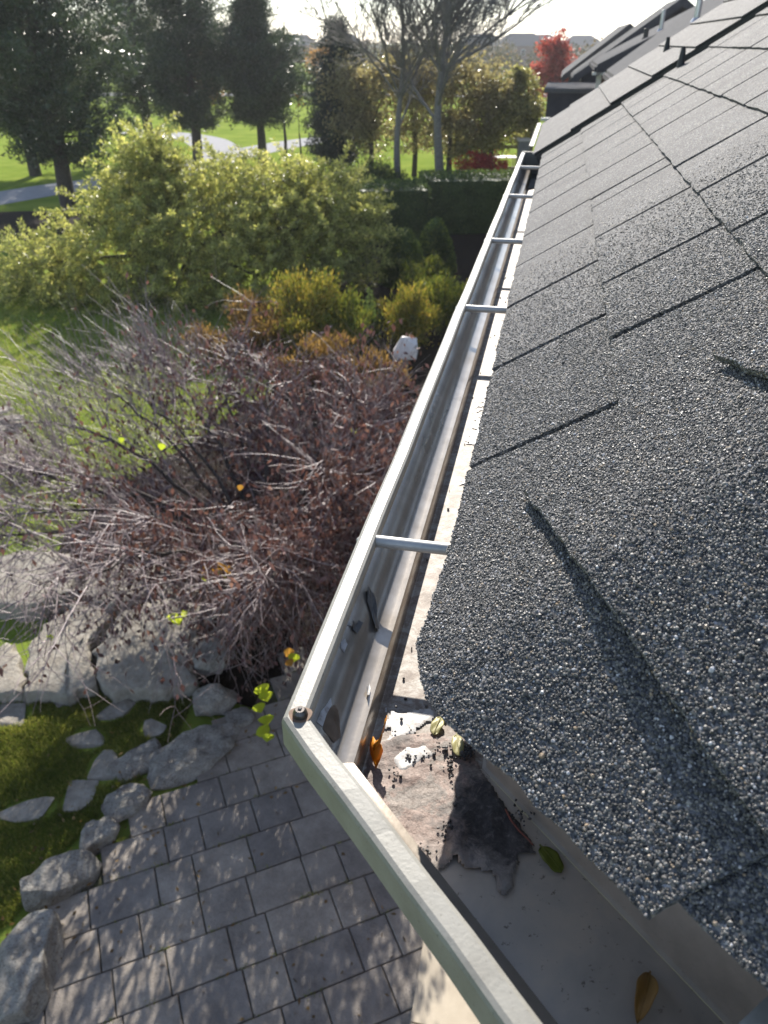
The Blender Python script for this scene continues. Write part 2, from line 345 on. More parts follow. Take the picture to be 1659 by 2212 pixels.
# ================================================================ GROUND
def sheet(name, pts, z, mat, kind='structure', thick=None):
    pts = [V(p[0], p[1], z) for p in pts]; n = len(pts)
    if thick:
        v = pts+[p-V(0,0,thick) for p in pts]
        f = [tuple(range(n)), tuple(range(2*n-1, n-1, -1))]+[(i, i+n, (i+1)%n+n, (i+1)%n) for i in range(n)]
    else: v, f = pts, [tuple(range(n))]
    o = mesh(name, v, f, mat); o['kind'] = kind
    return o
sheet('lawn', [(-1500,-300),(1500,-300),(1500,2500),(-1500,2500)], 0, MAT['lawn'])
def strip(name, pts, wid, z, mat):
    pts = np.array([[p[0],p[1]] for p in pts]); n = len(pts)
    # resample smooth
    tt = np.linspace(0, n-1, (n-1)*6+1); q = []
    for t in tt:
        i = min(int(t), n-2); f = t-i
        p0, p1, p2, p3 = pts[max(i-1,0)], pts[i], pts[i+1], pts[min(i+2,n-1)]
        q.append(.5*((2*p1)+(-p0+p2)*f+(2*p0-5*p1+4*p2-p3)*f*f+(-p0+3*p1-3*p2+p3)*f**3))
    q = np.array(q); t = np.gradient(q, axis=0); t /= np.linalg.norm(t, axis=1, keepdims=True)
    nrm = np.stack([-t[:,1], t[:,0]], 1)*wid/2
    v = np.concatenate([np.c_[q+nrm, np.full(len(q), z)], np.c_[q-nrm, np.full(len(q), z)]]); m = len(q)
    f = np.array([(i+m, i+1+m, i+1, i) for i in range(m-1)])
    o = mesh(name, v, f, mat); o['kind'] = 'structure'; return o
pa = [G(*p) for p in [(-140,452),(0,428),(140,405),(225,394),(330,372),(440,352),(530,330),(620,312),(700,301),(790,292)]]
strip('path', pa, 3.0, .012, MAT['path'])
pb = [G(*p) for p in [(500,340),(470,322),(440,303),(380,292),(280,284)]]
strip('path', pb, 3.0, .008, MAT['path'])
strip('road', [(-120,118),(-40,113),(40,110),(140,112)], 7, .016, MAT['path'])
# planting bed between the house and the lawn
bed = [(-1.5,5.7),(-2.4,6.0),(-3.3,6.3),(-3.9,6.9),(-4.2,7.7),(-4.4,8.8),(-4.2,9.8),(-3.9,10.6),(-3.4,11.4),(-2.2,14.0),(-2.6,17.5),(-4,19.5),(-1.2,22),(-1.0,30),(7,32),(9,24),(5.5,9),(1.2,4.2),(.2,5.0)]
sheet('garden_bed', bed, .006, MAT['mulch'])
b2 = G(60,520); th_ = np.linspace(0, 2*pi, 17)[:-1]
sheet('mulch_ring', [(-14.2+3.6*cos(t)*(1+.1*sin(3*t)), 29.6+3.0*sin(t)) for t in th_], .006, MAT['mulch'])

# ================================================================ GUTTER AND ROOF FRAME
PHI = atan2((1228-CX)/FPX, ray(CX, 90)[1])
d1 = V(sin(PHI), cos(PHI), 0); a1 = V(cos(PHI), -sin(PHI), 0)
HD = PHI-radians(45)
d2 = -V(sin(HD), cos(HD), 0); a2 = V(-d2[1], d2[0], 0)
UP = V(0,0,1)
HB = .42; RIMZ = CAMZ-HB                                   # rim level
oc = d1*.376+a1*(-.153)                                    # outer corner of the rim (plan)
bis = (a1+a2)/np.linalg.norm(a1+a2); CB = a1@bis
S_END = 3.80                                               # far end of the first run
L2 = .315                                                   # second run from the mitre
def plan(leg, t, n):
    """point at distance t along a run and n inward of the rim's outer face"""
    if leg == 1: return d1*t+a1*(oc@a1+n)
    return (oc+d2*t)+a2*n
def mitre(n): return oc+bis*n/CB
DEP = .09; WG = .15; EPS = .0006
PROF = dict(
 rim=[(.003,-.030),(0,-.027),(0,-.004),(.0012,-.0012),(.004,0),(.014,0),(.0165,-.0012),(.0175,-.004),(.0175,-.012),(.0165,-.014)],
 front=[(.0006,-.027),(.004,-.031),(.011,-.036),(.018,-.041),(.024,-.047),(.0275,-.0515),(.0325,-.0550),(.0375,-.0575),(.043,-.0585),(.0478,-.0595),(.0490,-.062),(.0496,-.075),(.050,-DEP)],
 bottom=[(.050,-DEP-.0004),(.07,-DEP-.0004),(.10,-DEP-.0004),(.13,-DEP-.0004),(WG-.004,-DEP-.0004)],
 back=[(WG-.004,-DEP),(WG-.0012,-DEP+.0015),(WG,-DEP+.005),(WG,-.05),(WG,.004)])
gut = empty('gutter', mitre(.07)+V(0,0,RIMZ-DEP), 'pale beige aluminium gutter with an angled corner along the shingled eave', 'gutter')
GM = {}
def run(part, mat, leg, t0, t1, nseg):
    P = PROF[part]; v = []
    for i in range(nseg+1):
        for n, z in P:
            if leg == 1:
                ts = mitre(n)@d1; t = ts+(t1-ts)*i/nseg if t1 > ts else t0
                p = plan(1, t, n)
            else:
                ts = (mitre(n)-oc)@d2; t = ts+(t1-ts)*i/nseg
                p = plan(2, t, n)
            if part == 'rim' and 0 < i < nseg:
                wv = .0005*sin(i*2.3+leg)+.0004*sin(i*5.1); p = p+(a1 if leg == 1 else a2)*wv; z = z+.0004*sin(i*3.7)
            v.append(p+V(0,0,RIMZ+z))
    k = len(P); f = [(i*k+j, i*k+j+1, (i+1)*k+j+1, (i+1)*k+j) for i in range(nseg) for j in range(k-1)]
    if leg == 2: f = [q[::-1] for q in f]
    o = mesh({'rim':'rim','front':'front_panel','bottom':'bottom_panel','back':'back_panel'}[part], v, f, mat, gut, part != 'bottom')
    GM[part, leg] = o
    if part in ('front', 'back'): o.data.set_sharp_from_angle(angle=radians(28))
    if part == 'rim':
        o.data.polygons.foreach_set('use_smooth', np.zeros(len(o.data.polygons), bool))
        md = o.modifiers.new('edge', 'SOLIDIFY'); md.thickness = .0008; md.offset = 0
    return o
for part in PROF:
    run(part, MAT[{'rim':'rim','front':'front','bottom':'bottom','back':'back'}[part]], 1, 0, S_END, 24)
    run(part, MAT[{'rim':'rim','front':'front','bottom':'bottom_grey','back':'back'}[part]], 2, 0, L2, 8)
def endcap(leg, t):
    pr = [(.002,-.002),(.002,-.028),(.018,-.042),(.0275,-.052),(.0465,-.061),(.05,-DEP),(WG-.002,-DEP),(WG-.002,-.002)]
    dd = d1 if leg == 1 else d2; v = []
    for e in (0, .002):
        v += [plan(leg, t, n)+dd*e+V(0,0,RIMZ+z) for n, z in pr]
    k = len(pr); f = [tuple(range(k)), tuple(range(2*k-1, k-1, -1))]+[(i, i+k, (i+1)%k+k, (i+1)%k) for i in range(k)]
    mesh('end_cap', v, f, MAT['rim'], gut)
    # folded flange on top of the cap
    c = plan(leg, t, WG/2)+V(0,0,RIMZ+.001)+dd*.001; aa = a1 if leg == 1 else a2
    v, f = box_vf(c, aa*(WG/2-.003), dd*.006, UP*.0025); mesh('cap_flange', v, f, MAT['rim'], gut)
endcap(1, S_END); endcap(2, L2)
# corner plate: the second run's rim laps over the first, held by a rusty screw
rods = [.628, 1.435, 2.022, 2.691, 3.374]
for i, s in enumerate(rods):
    mb = MB(); p0 = plan(1, s, .012)+V(0,0,RIMZ-.0075); p1 = plan(1, s, WG+.002)+V(0,0,RIMZ-.0075)
    tube(mb, [p0, p0*.5+p1*.5, p1], [.0062]*3, 14); mb.build('hanger_rod', MAT['rod'], gut, True)
    # spike head outside the rim
    mb = MB(); q = plan(1, s, 0)+V(0,0,RIMZ-.009); tube(mb, [q-a1*.0035, q-a1*.001, q+a1*.004], [.002,.0048,.003], 8); mb.build('spike_head', MAT['rod'], gut, True)
# screw
sc_p = mitre(.0125)+V(0,0,RIMZ)
def disc(mb, c, r0, z0, r1, z1, k=16):
    an = np.arange(k)*2*pi/k
    v = [c+V(cos(t)*r0, sin(t)*r0, z0) for t in an]+[c+V(cos(t)*r1, sin(t)*r1, z1) for t in an]+[c+V(0,0,z1)]
    mb.add(v, [(i,(i+1)%k,(i+1)%k+k,i+k) for i in range(k)]); mb.add(v, [(i+k,(i+1)%k+k,2*k) for i in range(k)])
mb = MB(); an = np.arange(20)*2*pi/20
v = [sc_p+V(cos(t)*.0085*(1+.10*sin(3*t)), sin(t)*.0085*(1+.08*cos(2*t)), .0004) for t in an]+[sc_p+V(0,0,.0009)]
mb.add(v, [(i,(i+1)%20,20) for i in range(20)]); mb.build('rust_ring', MAT['rusty'], gut)
mb = MB(); disc(mb, sc_p, .0058, .0006, .0052, .0035); disc(mb, sc_p, .0052, .0035, .0034, .0062)
sh = mb.build('screw', MAT['screw'], gut, False)
mb = MB(); v, f = box_vf(sc_p+V(0,0,.0063), d1*.0013, a1*.0013, UP*.0003); mb.add(v, f); mb.build('screw_recess', MAT['black'], sh)
# standing water at the far outlet
v = [plan(1,t,n)+V(0,0,RIMZ-DEP+.004) for t, n in ((3.36,.051),(3.42,.09),(3.38,WG-.004),(S_END-.002,WG-.004),(S_END-.002,.051))]
tag(mesh('standing_water', v, [(0,1,2,3,4)][::1], MAT['water'], gut), 'dark standing water at the far end of the gutter')

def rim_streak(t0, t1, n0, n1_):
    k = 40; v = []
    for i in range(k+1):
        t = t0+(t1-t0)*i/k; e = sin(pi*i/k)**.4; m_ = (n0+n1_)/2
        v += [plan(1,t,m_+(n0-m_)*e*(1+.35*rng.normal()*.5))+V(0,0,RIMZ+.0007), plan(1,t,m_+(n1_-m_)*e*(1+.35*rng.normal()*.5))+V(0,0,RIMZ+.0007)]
    mesh('glare_peel_streak', v, [(2*i,2*i+1,2*i+3,2*i+2) for i in range(k)], MAT['primer'], gut)  # peeled band on the rim top, with its white glare put into the colour
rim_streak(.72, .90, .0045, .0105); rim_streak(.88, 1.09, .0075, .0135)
# surfaces to drop things on
def bvh(objs):
    vs, fs, n = [], [], 0
    for o in objs:
        off = parent_off(o.parent) if o.parent else V(0,0,0)
        vs += [tuple(np.array(v.co)+off) for v in o.data.vertices]; fs += [[i+n for i in p.vertices] for p in o.data.polygons]; n += len(o.data.vertices)
    return BVHTree.FromPolygons(vs, fs)
BV = bvh([o for (p, l), o in GM.items() if p != 'rim'])
ORG = Vector((0,0,CAMZ))
def hit(x, y):
    d = Vector(ray(x, y)).normalized(); p, n, i, t = BV.ray_cast(ORG, d)
    if p is None: return G(x, y, RIMZ-DEP), UP
    n = np.array(n); n = n if n@np.array(d) < 0 else -n
    return np.array(p), n
BZ = RIMZ-DEP+.0002
def inpoly(x, y, P):
    c = np.zeros(np.shape(x), bool); n = len(P)
    for i in range(n):
        x0, y0 = P[i]; x1, y1 = P[i-1]
        m = ((y0 > y) != (y1 > y)) & (x < (x1-x0)*(y-y0)/((y1-y0)+1e-12)+x0); c ^= m
    return c
def smear(name, pxs, mat, hfun, res=.0022, label=None, wob=.35):
    """an uneven skin lying on the gutter bottom inside an outline"""
    P = [G(x, y, BZ)[:2] for x, y in pxs]; P = np.array(P)
    lo, hi = P.min(0)-.004, P.max(0)+.004
    xs, ys = np.arange(lo[0], hi[0], res), np.arange(lo[1], hi[1], res)
    X, Y = np.meshgrid(xs, ys, indexing='ij')
    jx = X+.008*wob*(fbm(X*120, Y*120, 3)-.5)*2; jy = Y+.008*wob*(fbm(X*120, Y*120, 9)-.5)*2
    I = inpoly(jx, jy, [tuple(p) for p in P])
    # stay between the walls
    def nn(leg): return (X*(a1 if leg==1 else a2)[0]+Y*(a1 if leg==1 else a2)[1])-(oc@(a1 if leg==1 else a2))
    I &= (nn(1) > .0515) & (nn(2) > .0515) & ((nn(1) < WG-.006) | (nn(2) < WG-.006))
    A = I.astype(float)
    for _ in range(2):
        A = (A+np.roll(A,1,0)+np.roll(A,-1,0)+np.roll(A,1,1)+np.roll(A,-1,1))/5
    Z = BZ+.0003+hfun(X, Y)*np.clip(A*2-1, 0, 1)
    idx = -np.ones(X.shape, int); idx[I] = np.arange(I.sum())
    v = np.stack([X[I], Y[I], Z[I]], 1)
    q = I[:-1,:-1] & I[1:,:-1] & I[1:,1:] & I[:-1,1:]
    f = np.stack([idx[:-1,:-1][q], idx[1:,:-1][q], idx[1:,1:][q], idx[:-1,1:][q]], 1)
    o = mesh(name, v, f, mat, gut, True)
    if label: o['label'] = label
    return o
def h_seal(X, Y):
    dx, dy = X-oc[0], Y-oc[1]
    al = dx*d2[0]+dy*d2[1]; ac = dx*a2[0]+dy*a2[1]
    wr = np.clip(np.sin((ac*.75+al*.55+.02*fbm(X*40, Y*40, 5))*150), 0, 1)**2*np.clip((al-.075)/.03, 0, 1)*np.clip((.20-al)/.05, 0, 1)
    lump = (fbm(X*55, Y*55, 2)-.35)
    return .0014+.0055*wr*(fbm(X*20,Y*20,8)+.2)+.006*np.clip(lump, 0, 1)
smear('sealant', [(770,1690),(800,1610),(850,1590),(930,1580),(1010,1600),(1035,1650),(1080,1720),(1150,1820),(1165,1850),(1120,1850),(1110,1925),(1075,1935),(1060,1890),(1000,1880),(985,1860),(960,1885),(930,1900),(880,1830),(820,1750)], MAT['sealant'], h_seal, .0020, 'lumpy brown sealant smeared over the gutter corner')
smear('primer_patch', [(848,1640),(880,1612),(925,1615),(945,1640),(910,1655),(885,1670),(858,1672)], MAT['primer'], lambda X, Y: h_seal(X, Y)+.0007, .002, 'white peeled patch in the gutter corner', .5)
smear('primer_patch', [(838,1532),(915,1528),(940,1545),(920,1570),(860,1600),(830,1610),(828,1560)], MAT['primer'], lambda X, Y: .0010+0*X, .0018, None, 1.3)
smear('primer_patch', [(1020,930),(1045,880),(1050,930),(1032,965),(1008,962)], MAT['primer'], lambda X, Y: .0006+0*X, .0018, None, 1.5)
smear('primer_patch', [(1024,905),(1040,860),(1058,838),(1060,850),(1044,880)], MAT['primer'], lambda X, Y: .0006+0*X, .0018, None, 2.0)
smear('primer_patch', [(985,1040),(1010,1035),(1012,1046),(990,1050)], MAT['primer'], lambda X, Y: .0006+0*X, .0018, None, 1.0)
def patch(name, pxs, mat, lift=.0005, curl=0.0, label=None):
    """thin skin following the gutter wall inside an outline"""
    pts = [hit(x, y) for x, y in pxs]; c = np.mean([p for p, n in pts], 0); nn_ = np.mean([n for p, n in pts], 0)
    v = [p+n*(lift+curl*((i % 3) == 0)) for i, (p, n) in enumerate(pts)]+[c+nn_*lift]
    k = len(pts); o = mesh(name, v+[q-nn_*.0003 for q in v], [(i,(i+1)%k,k) for i in range(k)]+[((i+1)%k+k+1,i+k+1,2*k+1) for i in range(k)], mat, gut)
    if label: o['label'] = label
    return o
patch('peeled_spot', [(697,1575),(702,1548),(712,1530),(722,1522),(730,1535),(733,1560),(736,1592),(722,1605)], MAT['bare_brown'], .0004, 0, 'bare brown peeled spot on the inner wall')
patch('peeled_spot', [(684,1560),(692,1538),(703,1525),(714,1508),(716,1522),(704,1545),(696,1570)], MAT['primer'], .0006)
patch('paint_flake', [(789,1272),(797,1274),(807,1290),(806,1312),(812,1340),(818,1362),(806,1362),(800,1330),(791,1300)], MAT['flake'], .0018, .003, 'dark curled flake of paint on the inner wall')
patch('paint_flake', [(757,1345),(768,1352),(773,1341),(778,1350),(770,1370),(760,1362)], MAT['flake'], .0015, .003)
patch('peeled_spot', [(742,1325),(752,1335),(757,1352),(748,1350),(738,1338)], MAT['primer'], .0005)
patch('peeled_spot', [(736,1388),(745,1380),(750,1392),(743,1410),(735,1400)], MAT['primer'], .0005)
patch('paint_flake', [(790,1492),(797,1480),(800,1490),(795,1510),(792,1504)], MAT['primer'], .002, .003)

# ---------------------------------------------------------------- house: roof over the gutter
TH = radians(34)
u1 = a1*cos(TH)+UP*sin(TH); n1 = np.cross(d1, u1); n1 = n1 if n1[2] > 0 else -n1
u2 = a2*cos(TH)+UP*sin(TH); n2 = np.cross(d2, u2); n2 = n2 if n2[2] > 0 else -n2
OVH = .101
Ec = mitre(OVH)+V(0,0,CAMZ-.412)
SC = Ec@d1
def F1(s, u, h=0): return Ec+d1*(s-SC)+u1*u+n1*h
def F2(t, v, h=0): return Ec+d2*t+u2*v+n2*h
KH = tan(radians(22.5))*cos(TH)                           # hip: s = SC + KH u
RAKE = 3.58; EXPO = .174
house = empty('house', mitre(.6)*V(1,1,0)+d1*1.5, 'house with dark grey asphalt shingle roof in the foreground', 'house')
rng = np.random.default_rng(7)
def deck(name, F, pts, th, mat):
    n = len(pts); v = [F(s,u,0) for s,u in pts]+[F(s,u,-th) for s,u in pts]
    f = [tuple(range(n)), tuple(range(2*n-1,n-1,-1))]+[(i,i+n,(i+1)%n+n,(i+1)%n) for i in range(n)]
    return mesh(name, v, f, mat, house)
deck('roof_deck', F1, [(SC+.16,.012),(RAKE-.02,.012),(RAKE-.02,4.0),(SC+KH*4.0,4.0),(SC+KH*.08,.08)], .015, MAT['black'])
deck('roof_deck', F2, [(.16,.03),(2.2,.03),(2.2,4.0),(KH*4.0,4.0),(KH*.08,.08)], .015, MAT['black'])
def tab(F, s0, s1, u0, u1_, hb=.0115, ht=.0045, th=.0065, lim=None, jit=.0012, nx=10, name='shingle'):
    dn = [0, .012, .5*(u1_-u0), u1_-u0]; v = []; lift = rng.uniform(-.0008,.0016)
    for j, du in enumerate(dn):
        for i in range(nx+1):
            s = s0+(s1-s0)*i/nx; u = u0+du
            if lim is not None: s = max(s, lim(u))
            if j == 0: u += rng.normal()*jit
            if i in (0,nx): s += rng.normal()*.0007
            h = hb+(ht-hb)*du/(u1_-u0)+lift*(1-du/(u1_-u0)) - (.0006 if j == 0 else 0)
            v.append(F(s, u, h))
    k = nx+1; nt_ = len(v)
    v += [F(*((lambda s: (s, u0+rng.normal()*jit*.5))(max(s0+(s1-s0)*i/nx, lim(u0) if lim else -9))), hb-th) for i in range(k)]
    b0 = nt_+k
    for i in (0, nx):
        for j in (1,2,3):
            s = s0+(s1-s0)*i/nx; u = u0+dn[j]
            if lim is not None: s = max(s, lim(u))
            v.append(F(s, u, hb+(ht-hb)*dn[j]/(u1_-u0)-th))
    f = [(j*k+i, j*k+i+1, (j+1)*k+i+1, (j+1)*k+i) for j in range(3) for i in range(nx)]
    f += [(nt_+i, nt_+i+1, i+1, i) for i in range(nx)]
    for e, i in enumerate((0, nx)):
        bb = [nt_+i, b0+e*3, b0+e*3+1, b0+e*3+2]
        for j in range(3):
            q = (j*k+i, (j+1)*k+i, bb[j+1], bb[j]); f.append(q if e == 0 else q[::-1])
    o = mesh(name, v, f, MAT['shingle'], house)
    return o
NEAR = []
lim1 = lambda u: SC+KH*u+.006+.12*math.exp(-max(u,0)/.03)
slots = {0:[.754,1.056,1.362,1.66,1.96,2.262,2.563,2.865,3.166,3.467],
         1:[.632,.932,1.178,1.50,1.80,1.905,2.205,2.505,2.81,3.11,3.41]}
for c in range(9):
    if c in slots: sl = slots[c]
    else: sl = list(np.arange(.70+.15*(c % 2)+.03*rng.uniform(-1,1)+KH*EXPO*c, RAKE-.05, .302))
    u0 = c*EXPO; st = SC+KH*u0+.006
    ed = [st]+[s for s in sl if s > st+.05]+[RAKE+rng.uniform(-.012,.012)]
    for s0, s1 in zip(ed[:-1], ed[1:]):
        o = tab(F1, s0+.0068, s1-.0068, u0, u0+EXPO+.025, lim=lim1)
        if s0 < 1.6 and c < 4: NEAR.append(o)
lim2 = lambda v: KH*v+.006+.12*math.exp(-max(v,0)/.03)
for c in range(4):
    u0 = .017+c*.172; st = KH*u0+.006
    ed = [st]+[t for t in (np.array([.46,.76,1.06])+.11*(c % 2)) if t > st+.05]+[1.45]
    for s0, s1 in zip(ed[:-1], ed[1:]):
        o = tab(F2, s0+.0026, s1-.0026, u0, u0+.197, lim=lim2)
        if s0 < .5 and c < 3: NEAR.append(o)
# hip caps folded over the corner
hd_s, hd_u = KH/sqrt(1+KH*KH), 1/sqrt(1+KH*KH)
def HP(d, L, h):
    """d: across the hip (+ toward run 1), L: up the hip"""
    ad = abs(d); s = L*hd_s+ad*hd_u; u = L*hd_u-ad*hd_s
    A = F1(SC+s, u, 0) if d >= 0 else F2(s, u, 0)
    k = np.clip(ad/.035, 0, 1); k = k*k*(3-2*k)
    nn = (n1 if d >= 0 else n2)*k+(n1+n2)/np.linalg.norm(n1+n2)*(1-k)
    return A+nn*(h-.004*(1-k))
def cap(L0, L1, W1, W2, hb, ht, eave=False):
    D = np.concatenate([np.linspace(-W2, -.04, 9), [-.02, 0, .02], np.linspace(.04, W1, 8)]); nd = len(D); R = 5; v = []
    for j in range(R+1):
        for d in D:
            ls = KH*abs(d)-.010*math.exp(-(d/.07)**2)+.012*math.exp(-(d/.018)**2)-.001 if eave else L0
            f = j/R; f = [0,.06,.3,.55,.8,1][j]
            L = ls+(L1-ls)*f + (rng.normal()*.0012 if j == 0 else 0)
            h = hb+(ht-hb)*((L-L0)/(L1-L0)) if not eave else hb+(ht-hb)*max(0, min(1, L/L1))
            v.append(HP(d + (rng.normal()*.0006 if abs(d) > .15 else 0), L, h - (.0008 if j == 0 else 0)))
    n = len(v)
    for j in range(R+1):
        for i, d in enumerate(D):
            p = v[j*nd+i]; v.append(p-(n1 if d >= 0 else n2)*.006)
    f = [(j*nd+i, j*nd+i+1, (j+1)*nd+i+1, (j+1)*nd+i) for j in range(R) for i in range(nd-1)]
    f = [q[::-1] for q in f]
    f += [(n+i, n+i+1, i+1, i) for i in range(nd-1)]
    for i in (0, nd-1): f += [(j*nd+i, (j+1)*nd+i, n+(j+1)*nd+i, n+j*nd+i) for j in range(R)]
    o = mesh('hip_cap', v, f, MAT['shingle'], house, False); return o
NEAR.append(cap(0, .215, .164, .20, .0165, .0125, True))
NEAR.append(cap(.143, .43, .160, .20, .0265, .0185))
NEAR.append(cap(.345, .64, .175, .20, .0325, .022))
cap(.545, .84, .17, .18, .034, .022); cap(.745, 1.05, .17, .18, .034, .022)
# loose-looking mineral granules bonded to the nearest shingles (real grains)
def granules(objs, per_m2, name):
    P, N = [], []
    for o in objs:
        off = parent_off(o.parent); me = o.data; me.calc_loop_triangles()
        co = np.array([v.co for v in me.vertices])+off
        tri = np.array([t.vertices for t in me.loop_triangles])
        A, B, C = co[tri[:,0]], co[tri[:,1]], co[tri[:,2]]
        nr = np.cross(B-A, C-A); ar = np.linalg.norm(nr, axis=1)/2; nr = nr/(2*ar[:,None]+1e-12)
        cen = (A+B+C)/3; dist = np.linalg.norm(cen-V(0,0,CAMZ), axis=1)
        ok = (np.abs(nr[:,2]) > .2)
        nr = np.where(nr[:,2:3] < 0, -nr, nr)
        for i in np.nonzero(ok)[0]:
            dens = per_m2*min(1.0, (.66/max(dist[i],.2))**1.35)
            n = rng.poisson(ar[i]*dens)
            if n == 0: continue
            r = rng.random((n,2)); m = r.sum(1) > 1; r[m] = 1-r[m]
            p = A[i]+r[:,:1]*(B[i]-A[i])+r[:,1:]*(C[i]-A[i])
            P.append(p+nr[i]*.0003); N.append(np.tile(nr[i], (n,1)))
    P, N = np.concatenate(P), np.concatenate(N)
    q = P-V(0,0,CAMZ); cz = q[:,1]*cp_-q[:,2]*sp_; px = CX+FPX*q[:,0]/cz; py = CY-FPX*(q[:,1]*sp_+q[:,2]*cp_)/cz
    keep = (cz > .15) & (px < 1900) & (py < 2500) & (rng.random(len(q)) < np.clip((1.65-np.linalg.norm(q, axis=1))/.8, 0, 1)); P, N = P[keep], N[keep]; q = q[keep]
    me = bpy.data.meshes.new(name); off = parent_off(house)
    me.vertices.add(len(P)); me.vertices.foreach_set('co', (P-off).astype(np.float32).ravel())
    at = me.attributes.new('rot', 'FLOAT_VECTOR', 'POINT'); at.data.foreach_set('vector', rng.uniform(0, 6.28, len(P)*3).astype(np.float32))
    sz = (rng.lognormal(-.05, .3, len(P))[:,None]*rng.uniform(.65, 1.25, (len(P),3))*.00084)
    at = me.attributes.new('scl', 'FLOAT_VECTOR', 'POINT'); at.data.foreach_set('vector', sz.astype(np.float32).ravel())
    o = bpy.data.objects.new(name, me); link(o, house); o['kind'] = 'stuff'
    ng = bpy.data.node_groups.new('scatter', 'GeometryNodeTree')
    ng.interface.new_socket('Geometry', in_out='INPUT', socket_type='NodeSocketGeometry'); ng.interface.new_socket('Geometry', in_out='OUTPUT', socket_type='NodeSocketGeometry')
    gi, go = ng.nodes.new('NodeGroupInput'), ng.nodes.new('NodeGroupOutput')
    ico = ng.nodes.new('GeometryNodeMeshIcoSphere'); ico.inputs['Radius'].default_value = 1; ico.inputs['Subdivisions'].default_value = 1
    sm = ng.nodes.new('GeometryNodeSetMaterial'); sm.inputs['Material'].default_value = MAT['granule']
    ip = ng.nodes.new('GeometryNodeInstanceOnPoints')
    r_, s_ = ng.nodes.new('GeometryNodeInputNamedAttribute'), ng.nodes.new('GeometryNodeInputNamedAttribute')
    r_.data_type = s_.data_type = 'FLOAT_VECTOR'; r_.inputs['Name'].default_value = 'rot'; s_.inputs['Name'].default_value = 'scl'
    L = ng.links.new
    L(gi.outputs[0], ip.inputs['Points']); L(ico.outputs[0], sm.inputs['Geometry']); L(sm.outputs[0], ip.inputs['Instance'])
    L(r_.outputs['Attribute'], ip.inputs['Rotation']); L(s_.outputs['Attribute'], ip.inputs['Scale']); L(ip.outputs[0], go.inputs[0])
    md = o.modifiers.new('scatter', 'NODES'); md.node_group = ng
    print('granules', len(P)); return o
granules(NEAR, 420000, 'granules')
# second roof section beyond the rake, a little lower
F3 = lambda s, u, h=0: F1(s, u, h+.022)
v_far = [p for p in ((RAKE+.03,-.03),(5.05,-.03),(5.05,5.0),(RAKE+.03,5.0))]
deck('roof_deck', F3, v_far, .05, MAT['black'])
for c in range(26):                                        # its courses
    mb = MB(); u0 = -.035+c*.174
    v = [F3(s,u,h) for s,u,h in ((RAKE+.028,u0,.010),(5.06,u0,.010),(5.06,u0+.176,.003),(RAKE+.028,u0+.176,.003),(RAKE+.028,u0,.004),(5.06,u0,.004))]
    mesh('shingle_course', v, [(0,1,2,3),(4,5,1,0),(0,3,4),(1,5,2)], MAT['shingle'], house)
# fascia, soffit, walls
def wall_quad(name, pts, mat, th, nrm):
    pts = [np.asarray(p) for p in pts]; n = len(pts); v = pts+[p+np.asarray(nrm)*th for p in pts]
    f = [tuple(range(n)), tuple(range(2*n-1,n-1,-1))]+[(i,i+n,(i+1)%n+n,(i+1)%n) for i in range(n)]
    return mesh(name, v, f, mat, house)
zb, zt = RIMZ-.16, RIMZ-.002
k0 = mitre(WG+.002)
def PL(n): return [plan(1, 5.0, n), mitre(n), plan(2, 2.2, n)]
e0, e1, e2 = PL(WG+.003)
for (A, B, nn) in ((e0, e1, a1), (e1, e2, a2)):
    wall_quad('fascia', [A+V(0,0,zb), B+V(0,0,zb), B+V(0,0,zt), A+V(0,0,zt)], MAT['soffit'], .02, nn)
w0, w1, w2 = PL(WG+.36)
for (A, B, C, D) in ((e0, e1, w1, w0), (e1, e2, w2, w1)):
    wall_quad('soffit', [q+V(0,0,zb+.004) for q in (A,B,C,D)], MAT['soffit'], .012, UP)
for (A, B, nn) in ((w0, w1, a1), (w1, w2, a2)):
    wall_quad('wall', [A*V(1,1,0), B*V(1,1,0), B+V(0,0,zb+.003), A+V(0,0,zb+.003)], MAT['housewall'], .2, nn)
# second section gutter continuing along the eave
for (n, z, wn, hn) in ((0,-.016,.002,.016), (.009,-.002,.009,.002), (.05,-.09,.045,.002)):
    c = plan(1, 4.45, n+.03)+V(0,0,RIMZ+z+.02); v, f = box_vf(c, a1*wn, d1*.58, UP*hn); mesh('far_gutter_rail', v, f, MAT['rim'], house)
def vent(parent, base, h, r, mat, tilt=V(0,0,1), capmat=None):
    mb = MB(); tube(mb, [base-tilt*.1, base+tilt*h*.3, base+tilt*h], [r*1.0, r, r], 10); disc(mb, base+tilt*h, r, 0, r*.9, .004, 10)
    o = mb.build('vent_pipe', mat, parent, False)
    mb = MB(); tube(mb, [base-tilt*.03, base+tilt*.03], [r*1.9, r*1.15], 12); mb.build('flashing', MAT['steel'] if capmat is None else capmat, o, True)
    return o
def on_roof3(x, y):
    r = ray(x, y); q = F3(4,0,.008)-V(0,0,CAMZ); t = (q@n1)/(r@n1); return r*t+V(0,0,CAMZ)
vent(house, on_roof3(1473,126), .035, .008, MAT['black'], capmat=MAT['black'])
vent(house, on_roof3(1440,106), .045, .009, MAT['black'], capmat=MAT['black'])

